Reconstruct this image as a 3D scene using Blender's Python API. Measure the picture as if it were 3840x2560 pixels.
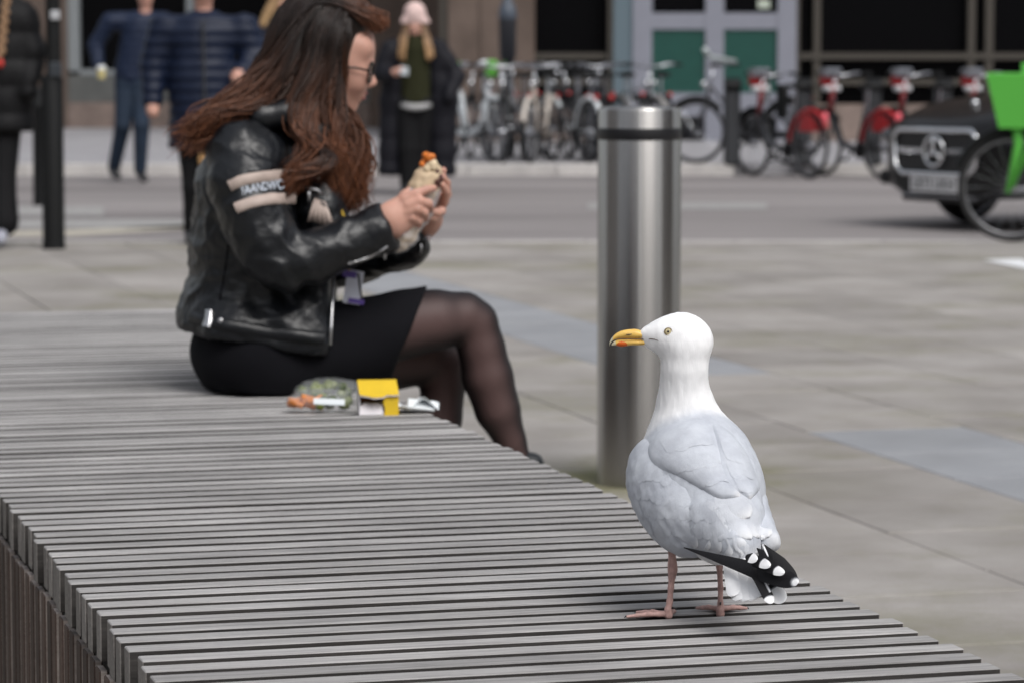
import bpy, bmesh, math, random
import numpy as np
from mathutils import Vector, Matrix, noise
from mathutils.bvhtree import BVHTree
random.seed(7); np.random.seed(7)
R = math.radians
for o in list(bpy.data.objects): bpy.data.objects.remove(o)
scene = bpy.context.scene; COL = scene.collection
# ------------------------------------------------------------------ camera, sky, sun, exposure
CAM_H = 1.15; FPX = 11950.0; HORIZON = 205.0            # photo is 3840 px wide
PITCH = math.atan((1280 - HORIZON) / FPX)
cam = bpy.data.cameras.new('camera'); camo = bpy.data.objects.new('camera', cam); COL.objects.link(camo)
camo.location = (0, 0, CAM_H); camo.rotation_euler = (math.pi/2 - PITCH, 0, 0)
cam.sensor_width = 36; cam.sensor_fit = 'HORIZONTAL'; cam.lens = 36 * FPX / 3840
cam.clip_start = .05; cam.clip_end = 600
cam.dof.use_dof = True; cam.dof.focus_distance = 4.08; cam.dof.aperture_fstop = 9.0
scene.camera = camo
world = bpy.data.worlds.new('World'); scene.world = world; world.use_nodes = True
SUN_EL, SUN_AZ = R(52), R(150)                            # azimuth from +Y towards +X
wn = world.node_tree.nodes; wl = world.node_tree.links; wn.clear()
sky = wn.new('ShaderNodeTexSky'); sky.sky_type = 'NISHITA'; sky.sun_disc = False
sky.sun_elevation = SUN_EL; sky.sun_rotation = SUN_AZ; sky.dust_density = 4; sky.air_density = 1.2
hs = wn.new('ShaderNodeHueSaturation'); hs.inputs['Saturation'].default_value = .30   # cloud-covered sky
bg = wn.new('ShaderNodeBackground'); bg.inputs['Strength'].default_value = .14
wo = wn.new('ShaderNodeOutputWorld')
wl.new(sky.outputs[0], hs.inputs['Color']); wl.new(hs.outputs[0], bg.inputs[0]); wl.new(bg.outputs[0], wo.inputs[0])
sun = bpy.data.lights.new('sun', 'SUN'); sun.energy = 1.5; sun.angle = R(32); sun.color = (1, .985, .97)
suno = bpy.data.objects.new('sun', sun); COL.objects.link(suno)
suno.rotation_euler = Vector((math.sin(SUN_AZ)*math.cos(SUN_EL), math.cos(SUN_AZ)*math.cos(SUN_EL), math.sin(SUN_EL))).to_track_quat('Z', 'Y').to_euler()
scene.view_settings.view_transform = 'Standard'; scene.view_settings.look = 'None'
scene.view_settings.gamma = 1; scene.view_settings.exposure = .1
scene.cycles.use_denoising = True; scene.cycles.max_bounces = 8; scene.cycles.transparent_max_bounces = 12

# ------------------------------------------------------------------ projection helpers (px on a 2352 px wide view of the photo)
CP, SP = math.cos(PITCH), math.sin(PITCH)
def ray(px, py):
    a = (px*3840/2352 - 1920) / FPX; b = -(py*3840/2352 - 1280) / FPX
    return Vector((a, CP + b*SP, -SP + b*CP))
def at(px, py, Y):                       # point at distance Y
    r = ray(px, py); return Vector((r.x*Y/r.y, Y, CAM_H + r.z*Y/r.y))
def onz(px, py, z=0.0):                  # point at height z
    r = ray(px, py); t = (z - CAM_H) / r.z; return Vector((r.x*t, r.y*t, z))

# ------------------------------------------------------------------ mesh helpers
def mesh_of(name, v, f, smooth=True):
    me = bpy.data.meshes.new(name); me.from_pydata([tuple(p) for p in v], [], [tuple(q) for q in f]); me.update()
    if smooth: me.shade_smooth()
    return me
def link(name, me, mat=None, parent=None, loc=(0,0,0), rot=(0,0,0)):
    o = bpy.data.objects.new(name, me); COL.objects.link(o); o.location = loc; o.rotation_euler = rot
    if parent is not None: o.parent = parent
    if mat is not None and me is not None and len(me.materials) == 0:
        for m in (mat if isinstance(mat, (list, tuple)) else [mat]): me.materials.append(m)
    return o
def thing(name, label, cat, loc=(0,0,0), rotz=0, group=None):
    o = bpy.data.objects.new(name, None); COL.objects.link(o); o.empty_display_size = .1
    o.location = loc; o.rotation_euler = (0, 0, rotz); tag(o, label, cat, group); return o
def tag(o, label=None, cat=None, group=None, kind=None):
    if label: o['label'] = label
    if cat: o['category'] = cat
    if group: o['group'] = group
    if kind: o['kind'] = kind
    return o
def copy_tree(o, parent=None):
    c = o.copy(); COL.objects.link(c); c.parent = parent
    for ch in list(o.children): copy_tree(ch, c)
    return c
class MB:
    """collects vertices and faces"""
    def __init__(s): s.v = []; s.f = []
    def add(s, v, f):
        n = len(s.v); s.v += [Vector(p) for p in v]; s.f += [tuple(i + n for i in q) for q in f]; return s
    def box(s, c, d, M=None, bev=0):
        x, y, z = d[0]/2, d[1]/2, d[2]/2
        if bev:
            b = min(bev, x*.9, y*.9, z*.9)
            bm = bmesh.new(); bmesh.ops.create_cube(bm, size=1)
            for v in bm.verts: v.co = Vector((v.co.x*d[0], v.co.y*d[1], v.co.z*d[2]))
            bmesh.ops.bevel(bm, geom=list(bm.edges), offset=b, segments=1, affect='EDGES')
            bm.verts.index_update(); vs = [v.co.copy() for v in bm.verts]; fs = [tuple(v.index for v in f.verts) for f in bm.faces]; bm.free()
        else:
            vs = [Vector((sx*x, sy*y, sz*z)) for sz in (-1,1) for sy in (-1,1) for sx in (-1,1)]
            fs = [(0,2,3,1),(4,5,7,6),(0,1,5,4),(2,6,7,3),(0,4,6,2),(1,3,7,5)]
        c = Vector(c)
        return s.add([((M @ v) if M else v) + c for v in vs], fs)
    def tube(s, pts, r, n=8, caps=True, flat=None):
        """pts along a line, r = radius or list; flat=(axis,scale) squashes the section"""
        pts = [Vector(p) for p in pts]; m = len(pts); rs = r if isinstance(r, (list, tuple)) else [r]*m
        vs = []; up = Vector((0,0,1)); prev = None
        for i, p in enumerate(pts):
            t = (pts[min(i+1,m-1)] - pts[max(i-1,0)]); t = t.normalized() if t.length > 1e-9 else Vector((0,0,1))
            if prev is None:
                a = t.cross(up if abs(t.z) < .95 else Vector((1,0,0))).normalized()
            else:
                a = prev - t*prev.dot(t); a = a.normalized() if a.length > 1e-6 else t.orthogonal().normalized()
            prev = a; b = t.cross(a)
            for k in range(n):
                w = 2*math.pi*k/n; d = a*math.cos(w)*rs[i] + b*math.sin(w)*rs[i]
                if flat: ax = Vector(flat[0]); d = d - ax*d.dot(ax)*(1-flat[1])
                vs.append(p + d)
        fs = [(i*n+k, i*n+(k+1)%n, (i+1)*n+(k+1)%n, (i+1)*n+k) for i in range(m-1) for k in range(n)]
        if caps: fs += [tuple(range(n-1,-1,-1)), tuple(range((m-1)*n, m*n))]
        return s.add(vs, fs)
    def lathe(s, prof, c=(0,0,0), axis='z', n=24, caps=False):
        vs = []; m = len(prof)
        for (r, h) in prof:
            for k in range(n):
                w = 2*math.pi*k/n; a, b = r*math.cos(w), r*math.sin(w)
                vs.append(Vector({'z':(a,b,h),'y':(b,h,a),'x':(h,a,b)}[axis]) + Vector(c))
        fs = [(i*n+k, i*n+(k+1)%n, (i+1)*n+(k+1)%n, (i+1)*n+k) for i in range(m-1) for k in range(n)]
        if caps: fs += [tuple(range(n-1,-1,-1)), tuple(range((m-1)*n, m*n))]
        return s.add(vs, fs)
    def torus(s, c, Rr, r, axis='y', n=28, m=8, a0=0, a1=2*math.pi):
        full = abs(a1-a0-2*math.pi) < 1e-6; cnt = n if full else n+1
        vs = []
        for i in range(cnt):
            w = a0 + (a1-a0)*i/n
            for k in range(m):
                q = 2*math.pi*k/m; rr = Rr + r*math.cos(q); h = r*math.sin(q); a, b = rr*math.cos(w), rr*math.sin(w)
                vs.append(Vector({'y':(a,h,b),'z':(a,b,h),'x':(h,a,b)}[axis]) + Vector(c))
        fs = [(i*m+k, ((i+1)%cnt)*m+k, ((i+1)%cnt)*m+(k+1)%m, i*m+(k+1)%m) for i in range(n) for k in range(m)]
        return s.add(vs, fs)
    def prism(s, poly, h, M=None, c=(0,0,0)):
        n = len(poly); c = Vector(c)
        vs = [Vector((p[0],p[1],0)) for p in poly] + [Vector((p[0],p[1],h)) for p in poly]
        if M: vs = [M @ v for v in vs]
        return s.add([v + c for v in vs], [tuple(range(n-1,-1,-1)), tuple(range(n,2*n))] + [(i,(i+1)%n,n+(i+1)%n,n+i) for i in range(n)])
    def sphere(s, c, r, n=12, m=8):
        r = Vector(r) if not isinstance(r, (int,float)) else Vector((r,r,r))
        vs = [Vector((0,0,-r.z))]
        for i in range(1,m):
            t = -math.pi/2 + math.pi*i/m
            vs += [Vector((r.x*math.cos(t)*math.cos(2*math.pi*k/n), r.y*math.cos(t)*math.sin(2*math.pi*k/n), r.z*math.sin(t))) for k in range(n)]
        vs.append(Vector((0,0,r.z))); L = len(vs)-1
        fs = [(0,1+(k+1)%n,1+k) for k in range(n)]
        for i in range(m-2): fs += [(1+i*n+k,1+i*n+(k+1)%n,1+(i+1)*n+(k+1)%n,1+(i+1)*n+k) for k in range(n)]
        fs += [(L,1+(m-2)*n+k,1+(m-2)*n+(k+1)%n) for k in range(n)]
        return s.add([v+Vector(c) for v in vs], fs)
    def build(s, name, mat, parent=None, org=(0,0,0), smooth=False, loc=(0,0,0), rot=(0,0,0)):
        org = Vector(org); me = mesh_of(name, [p-org for p in s.v], s.f, False)
        if smooth:
            me.shade_smooth()
            if smooth == 'auto':
                try: me.set_sharp_from_angle(angle=R(40))
                except Exception: pass
        return link(name, me, mat, parent, loc, rot)

# ------------------------------------------------------------------ smooth-union solids (for bodies and clothing)
def cone(a, b, ra, rb, k=.02, flat=None): return ('c', np.array(a, float), np.array(b, float), ra, rb, k, flat)
def ball(c, r, k=.02): return ('c', np.array(c, float), np.array(c, float)+1e-6, r, r, k, None)
def ell(c, r, axes=None, k=.02): return ('e', np.array(c, float), np.array(r, float), np.array(axes, float) if axes is not None else np.eye(3), k)
def chain(pts, k=.02, flat=None):
    return [cone(pts[i][0], pts[i+1][0], pts[i][1], pts[i+1][1], k, flat) for i in range(len(pts)-1)]
def solid(prims, vox, cut=()):
    """cut: list of (point, normal): keeps the side the normal points to"""
    lo = np.full(3, 1e9); hi = -lo; bbs = []
    for p in prims:
        if p[0] == 'c':
            m = max(p[3], p[4])*(1 if p[6] is None else max(1, p[6][1])); a, b = np.minimum(p[1], p[2])-m, np.maximum(p[1], p[2])+m
        else: m = p[2].max(); a, b = p[1]-m, p[1]+m
        bbs.append((a, b)); lo = np.minimum(lo, a); hi = np.maximum(hi, b)
    lo = lo - 3*vox; hi = hi + 3*vox; n = np.ceil((hi-lo)/vox).astype(int)+1
    D = np.full(n, .2, np.float32); ax = [lo[i]+vox*np.arange(n[i]) for i in range(3)]
    for p, (a, b) in zip(prims, bbs):
        k = p[5] if p[0] == 'c' else p[4]
        i0 = np.maximum(np.floor((a-lo-k-2*vox)/vox).astype(int), 0); i1 = np.minimum(np.ceil((b-lo+k+2*vox)/vox).astype(int)+1, n)
        sl = tuple(slice(i0[j], i1[j]) for j in range(3))
        X = ax[0][sl[0]][:,None,None].astype(np.float32); Y = ax[1][sl[1]][None,:,None].astype(np.float32); Z = ax[2][sl[2]][None,None,:].astype(np.float32)
        if p[0] == 'c':
            _, A, B, ra, rb, k, flat = p; d = B-A; L = float(d@d)
            px, py, pz = X-A[0], Y-A[1], Z-A[2]
            t = np.clip((px*d[0]+py*d[1]+pz*d[2])/max(L,1e-12), 0, 1)
            qx, qy, qz = px-t*d[0], py-t*d[1], pz-t*d[2]
            if flat is None: S = np.sqrt(qx*qx+qy*qy+qz*qz) - (ra+(rb-ra)*t)
            else:
                nx, ny, nz = flat[0]; f = flat[1]; c = qx*nx+qy*ny+qz*nz; w = c*(1/f-1)
                S = (np.sqrt((qx+w*nx)**2+(qy+w*ny)**2+(qz+w*nz)**2) - (ra+(rb-ra)*t))*min(1, f)
        else:
            _, C, r, A, k = p; q = [(X-C[0])*A[j][0]+(Y-C[1])*A[j][1]+(Z-C[2])*A[j][2] for j in range(3)]
            k0 = np.sqrt(sum((q[j]/r[j])**2 for j in range(3))); k1 = np.sqrt(sum((q[j]/r[j]**2)**2 for j in range(3)))+1e-9
            S = k0*(k0-1)/k1
        E = D[sl]; h = np.clip(.5+.5*(E-S)/k, 0, 1); D[sl] = E*(1-h)+S*h-k*h*(1-h)
    for (P, N) in cut:
        N = np.array(N, float); N /= np.linalg.norm(N); P = np.array(P, float)
        S = (ax[0]-P[0])[:,None,None]*N[0]+(ax[1]-P[1])[None,:,None]*N[1]+(ax[2]-P[2])[None,None,:]*N[2]
        D = np.maximum(D, -S.astype(np.float32))
    return nets(D, lo, vox)
def nets(D, lo, vox):
    ins = D < 0; c = np.zeros(np.array(D.shape)-1, np.int8)
    off = [(i,j,k) for i in (0,1) for j in (0,1) for k in (0,1)]
    sh = c.shape
    for (i,j,k) in off: c += ins[i:i+sh[0], j:j+sh[1], k:k+sh[2]]
    act = (c > 0) & (c < 8); I = np.argwhere(act); idx = np.full(sh, -1, np.int64); idx[act] = np.arange(len(I))
    pos = np.zeros((len(I),3)); cnt = np.zeros(len(I))
    for a in off:
        for d in range(3):
            if a[d]: continue
            b = list(a); b[d] = 1
            va = D[I[:,0]+a[0], I[:,1]+a[1], I[:,2]+a[2]]; vb = D[I[:,0]+b[0], I[:,1]+b[1], I[:,2]+b[2]]
            m = (va < 0) != (vb < 0); t = va[m]/(va[m]-vb[m])
            q = np.tile(np.array(a, float), (m.sum(),1)); q[:,d] += t; pos[m] += q; cnt[m] += 1
    V = lo + vox*(I + pos/cnt[:,None]); F = []
    for d in range(3):
        u, w = (d+1)%3, (d+2)%3
        s0 = [slice(None)]*3; s1 = [slice(None)]*3; s0[d] = slice(0,-1); s1[d] = slice(1,None)
        A, B = ins[tuple(s0)], ins[tuple(s1)]; E = np.argwhere(A != B)
        E = E[(E[:,u] > 0) & (E[:,w] > 0) & (E[:,u] < D.shape[u]-1) & (E[:,w] < D.shape[w]-1)]
        fl = A[E[:,0],E[:,1],E[:,2]]
        def g(du, dw): e = E.copy(); e[:,u] -= du; e[:,w] -= dw; return idx[e[:,0],e[:,1],e[:,2]]
        Q = np.stack([g(1,1), g(0,1), g(0,0), g(1,0)], 1); Q[~fl] = Q[~fl][:, ::-1]; F.append(Q)
    return V, np.concatenate(F)
def relax(V, F, n=2, lam=.5):
    E = np.concatenate([F[:,[0,1]],F[:,[1,2]],F[:,[2,3]],F[:,[3,0]]]); V = V.copy()
    deg = np.bincount(E[:,0], minlength=len(V)) + np.bincount(E[:,1], minlength=len(V))
    for _ in range(n):
        S = np.zeros_like(V)
        for c in range(3): S[:,c] = np.bincount(E[:,0], V[E[:,1],c], len(V)) + np.bincount(E[:,1], V[E[:,0],c], len(V))
        V += lam*(S/deg[:,None]-V)
    return V
def normals(V, F):
    N = np.cross(V[F[:,2]]-V[F[:,0]], V[F[:,3]]-V[F[:,1]]); S = np.zeros_like(V)
    for j in range(4):
        for c in range(3): S[:,c] += np.bincount(F[:,j], N[:,c], len(V))
    return S/(np.linalg.norm(S, axis=1)[:,None]+1e-12)
def npmesh(name, V, F):
    me = bpy.data.meshes.new(name); me.vertices.add(len(V)); me.vertices.foreach_set('co', V.astype(np.float32).ravel())
    me.loops.add(4*len(F)); me.loops.foreach_set('vertex_index', F.astype(np.int32).ravel())
    me.polygons.add(len(F)); me.polygons.foreach_set('loop_start', np.arange(0,4*len(F),4,dtype=np.int32))
    me.update(calc_edges=True); me.validate(); me.shade_smooth(); return me
def body(name, prims, vox, mat, parent=None, org=(0,0,0), cut=(), sm=2, disp=None):
    V, F = solid(prims, vox, cut); V = relax(V, F, sm) if sm else V
    if disp is not None: V = V + normals(V, F)*disp(V)[:,None]
    return link(name, npmesh(name, V-np.array(org), F), mat, parent)
def attr(me, name, vals):
    a = me.attributes.new(name, 'FLOAT', 'POINT'); a.data.foreach_set('value', np.asarray(vals, np.float32))
def vnoise(V, sc, seed=0):
    return np.array([noise.noise(Vector((p[0]*sc[0]+seed, p[1]*sc[1], p[2]*sc[2]))) for p in V])
def spline(pts, n):
    """Catmull-Rom through points (tuples of any length) -> n samples"""
    P = np.array(pts, float); m = len(P); out = []
    for i in range(n):
        t = i/(n-1)*(m-1); k = min(int(t), m-2); t -= k
        p0, p1, p2, p3 = P[max(k-1,0)], P[k], P[k+1], P[min(k+2,m-1)]
        out.append(.5*(2*p1+(p2-p0)*t+(2*p0-5*p1+4*p2-p3)*t*t+(3*p1-p0-3*p2+p3)*t**3))
    return np.array(out)

# ------------------------------------------------------------------ materials
def nodes_of(m): return m.node_tree.nodes, m.node_tree.links
def pbr(name, col, rough=.6, metal=0, var=.0, scale=6, bump=0, bscale=40, spec=.5, coat=0, col2=None, rnd=0, stretch=(1,1,1), sheen=0, bdist=.002, aniso=0):
    """principled material; var/col2: noise between two tones, rnd: tone per object, bump: fine relief"""
    m = bpy.data.materials.new(name); m.use_nodes = True; N, L = nodes_of(m); b = N['Principled BSDF']
    b.inputs['Base Color'].default_value = (*col, 1); b.inputs['Roughness'].default_value = rough; b.inputs['Metallic'].default_value = metal
    b.inputs['Specular IOR Level'].default_value = spec; b.inputs['Coat Weight'].default_value = coat; b.inputs['Sheen Weight'].default_value = sheen
    b.inputs['Anisotropic'].default_value = aniso
    tc = N.new('ShaderNodeTexCoord'); mp = N.new('ShaderNodeMapping'); mp.inputs['Scale'].default_value = stretch; L.new(tc.outputs['Object'], mp.inputs[0])
    out = None
    if var or col2:
        n = N.new('ShaderNodeTexNoise'); n.inputs['Scale'].default_value = scale; n.inputs['Detail'].default_value = 6; n.inputs['Roughness'].default_value = .6; L.new(mp.outputs[0], n.inputs[0])
        cr = N.new('ShaderNodeValToRGB'); cr.color_ramp.elements[0].position = .3; cr.color_ramp.elements[1].position = .7
        a = tuple(max(0,c*(1-var)) for c in col); c2 = col2 if col2 else tuple(min(1,c*(1+var)) for c in col)
        cr.color_ramp.elements[0].color = (*a,1); cr.color_ramp.elements[1].color = (*c2,1); L.new(n.outputs[0], cr.inputs[0]); out = cr.outputs[0]
    if rnd:
        oi = N.new('ShaderNodeObjectInfo'); mr = N.new('ShaderNodeMapRange'); mr.inputs[3].default_value = 1-rnd; mr.inputs[4].default_value = 1+rnd
        L.new(oi.outputs['Random'], mr.inputs[0]); mx = N.new('ShaderNodeMix'); mx.data_type = 'RGBA'; mx.blend_type = 'MULTIPLY'; mx.inputs[0].default_value = 1
        if out: L.new(out, mx.inputs[6])
        else: mx.inputs[6].default_value = (*col,1)
        L.new(mr.outputs[0], mx.inputs[7]); out = mx.outputs[2]
    if out: L.new(out, b.inputs['Base Color'])
    if bump:
        n2 = N.new('ShaderNodeTexNoise'); n2.inputs['Scale'].default_value = bscale; n2.inputs['Detail'].default_value = 5; L.new(mp.outputs[0], n2.inputs[0])
        bp = N.new('ShaderNodeBump'); bp.inputs['Strength'].default_value = bump; bp.inputs['Distance'].default_value = bdist; L.new(n2.outputs[0], bp.inputs['Height']); L.new(bp.outputs[0], b.inputs['Normal'])
    return m

# ================================================================== SETTING
ANG = R(15.47); U = Vector((-math.sin(ANG), math.cos(ANG), 0)); W_ = Vector((math.cos(ANG), math.sin(ANG), 0))   # bench axis / slat direction
BENCH_Z = .424; KERB_Y = 19.75; ROAD_Z = -.10; FAR_Y = 33.0; WALL_Y = 42.5
def stone_mat(name, c1, c2, scale=3.0, moss=0, rnd=.1, rough=.8, stretch=None, moss_at=None):
    """paving stone: broad blotches, fine grit, optional algae"""
    m = bpy.data.materials.new(name); m.use_nodes = True; N, L = nodes_of(m); b = N['Principled BSDF']; b.inputs['Roughness'].default_value = rough; b.inputs['Specular IOR Level'].default_value = .35
    geo = N.new('ShaderNodeNewGeometry'); n1 = N.new('ShaderNodeTexNoise'); n1.inputs['Scale'].default_value = scale; n1.inputs['Detail'].default_value = 8; n1.inputs['Roughness'].default_value = .62
    mp0 = N.new('ShaderNodeMapping'); mp0.inputs['Scale'].default_value = stretch or (1,1,1); L.new(geo.outputs['Position'], mp0.inputs[0]); L.new(mp0.outputs[0], n1.inputs[0]); cr = N.new('ShaderNodeValToRGB'); cr.color_ramp.elements[0].position = .32; cr.color_ramp.elements[1].position = .68
    cr.color_ramp.elements[0].color = (*c1,1); cr.color_ramp.elements[1].color = (*c2,1); L.new(n1.outputs[0], cr.inputs[0]); out = cr.outputs[0]
    if rnd:
        oi = N.new('ShaderNodeObjectInfo'); mr = N.new('ShaderNodeMapRange'); mr.inputs[3].default_value = 1-rnd; mr.inputs[4].default_value = 1+rnd; L.new(oi.outputs['Random'], mr.inputs[0])
        mx = N.new('ShaderNodeMix'); mx.data_type = 'RGBA'; mx.blend_type = 'MULTIPLY'; mx.inputs[0].default_value = 1; L.new(out, mx.inputs[6]); L.new(mr.outputs[0], mx.inputs[7]); out = mx.outputs[2]
    if moss:
        n3 = N.new('ShaderNodeTexNoise'); n3.inputs['Scale'].default_value = .9; n3.inputs['Detail'].default_value = 7; n3.inputs['Roughness'].default_value = .7; L.new(geo.outputs['Position'], n3.inputs[0])
        c3 = N.new('ShaderNodeValToRGB'); c3.color_ramp.elements[0].position = .50; c3.color_ramp.elements[1].position = .74; L.new(n3.outputs[0], c3.inputs[0])
        mm = N.new('ShaderNodeMath'); mm.operation = 'MULTIPLY'; mm.inputs[1].default_value = moss; L.new(c3.outputs[0], mm.inputs[0])
        if moss_at:                                    # algae collected round the foot of the bollard
            vs_ = N.new('ShaderNodeVectorMath'); vs_.operation = 'DISTANCE'; vs_.inputs[1].default_value = (*moss_at, 0); L.new(geo.outputs['Position'], vs_.inputs[0])
            r_ = N.new('ShaderNodeMapRange'); r_.inputs[1].default_value = .10; r_.inputs[2].default_value = .75; r_.inputs[3].default_value = .9; r_.inputs[4].default_value = 0; L.new(vs_.outputs['Value'], r_.inputs[0])
            m5 = N.new('ShaderNodeMath'); m5.operation = 'MULTIPLY'; L.new(r_.outputs[0], m5.inputs[0]); L.new(n3.outputs[0], m5.inputs[1]); ad_ = N.new('ShaderNodeMath'); ad_.operation = 'ADD'; ad_.use_clamp = True; L.new(mm.outputs[0], ad_.inputs[0]); L.new(m5.outputs[0], ad_.inputs[1]); mm = ad_
        mx = N.new('ShaderNodeMix'); mx.data_type = 'RGBA'; L.new(mm.outputs[0], mx.inputs[0]); L.new(out, mx.inputs[6]); mx.inputs[7].default_value = (.150,.145,.075,1); out = mx.outputs[2]
    if moss:
        vo = N.new('ShaderNodeTexVoronoi'); vo.inputs['Scale'].default_value = 2.6; L.new(geo.outputs['Position'], vo.inputs['Vector'])
        lt = N.new('ShaderNodeMapRange'); lt.inputs[1].default_value = .035; lt.inputs[2].default_value = .055; lt.inputs[3].default_value = 1; lt.inputs[4].default_value = 0; L.new(vo.outputs['Distance'], lt.inputs[0])
        sc_ = N.new('ShaderNodeSeparateColor'); L.new(vo.outputs['Color'], sc_.inputs[0]); gt = N.new('ShaderNodeMath'); gt.operation = 'GREATER_THAN'; gt.inputs[1].default_value = .62; L.new(sc_.outputs[0], gt.inputs[0])
        mu_ = N.new('ShaderNodeMath'); mu_.operation = 'MULTIPLY'; L.new(lt.outputs[0], mu_.inputs[0]); L.new(gt.outputs[0], mu_.inputs[1])
        gc = N.new('ShaderNodeMix'); gc.data_type = 'RGBA'; gc.inputs[6].default_value = (.13,.12,.11,1); gc.inputs[7].default_value = (.62,.61,.60,1); L.new(sc_.outputs[1], gc.inputs[0])
        mx = N.new('ShaderNodeMix'); mx.data_type = 'RGBA'; L.new(mu_.outputs[0], mx.inputs[0]); L.new(out, mx.inputs[6]); L.new(gc.outputs[2], mx.inputs[7]); out = mx.outputs[2]
    n2 = N.new('ShaderNodeTexNoise'); n2.inputs['Scale'].default_value = 130; n2.inputs['Detail'].default_value = 4; L.new(geo.outputs['Position'], n2.inputs[0])
    c2_ = N.new('ShaderNodeMapRange'); c2_.inputs[3].default_value = .86; c2_.inputs[4].default_value = 1.14; L.new(n2.outputs[0], c2_.inputs[0])
    mx = N.new('ShaderNodeMix'); mx.data_type = 'RGBA'; mx.blend_type = 'MULTIPLY'; mx.inputs[0].default_value = 1; L.new(out, mx.inputs[6]); L.new(c2_.outputs[0], mx.inputs[7]); L.new(mx.outputs[2], b.inputs['Base Color'])
    bp = N.new('ShaderNodeBump'); bp.inputs['Strength'].default_value = .3; bp.inputs['Distance'].default_value = .004; L.new(n2.outputs[0], bp.inputs['Height']); L.new(bp.outputs[0], b.inputs['Normal'])
    return m
M_slab = stone_mat('sandstone', (.225,.208,.192), (.345,.326,.310), 1.7, .8, .09, moss_at=(.335,8.55))
M_blue = stone_mat('blue_grey_stone', (.24,.247,.262), (.30,.308,.325), 3, .1, .05)
M_joint = stone_mat('joint_mortar', (.22,.205,.17), (.31,.29,.25), 6, .5, 0)
M_asph = stone_mat('asphalt', (.165,.152,.152), (.285,.265,.262), .8, 0, 0, .75, (.16,1,1))
M_farpave = stone_mat('far_paving', (.27,.265,.28), (.34,.335,.35), 1.2, 0, 0)
M_kerb = stone_mat('granite_kerb', (.42,.40,.39), (.54,.52,.50), 5, 0, .06)
M_paint = pbr('road_paint', (.30,.295,.29), .7, var=.15, scale=14)
M_cream = pbr('cream_paint', (.42,.39,.33), .7, var=.15, scale=14)
M_white = pbr('white_paint', (.75,.76,.78), .6, var=.06)

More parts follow.
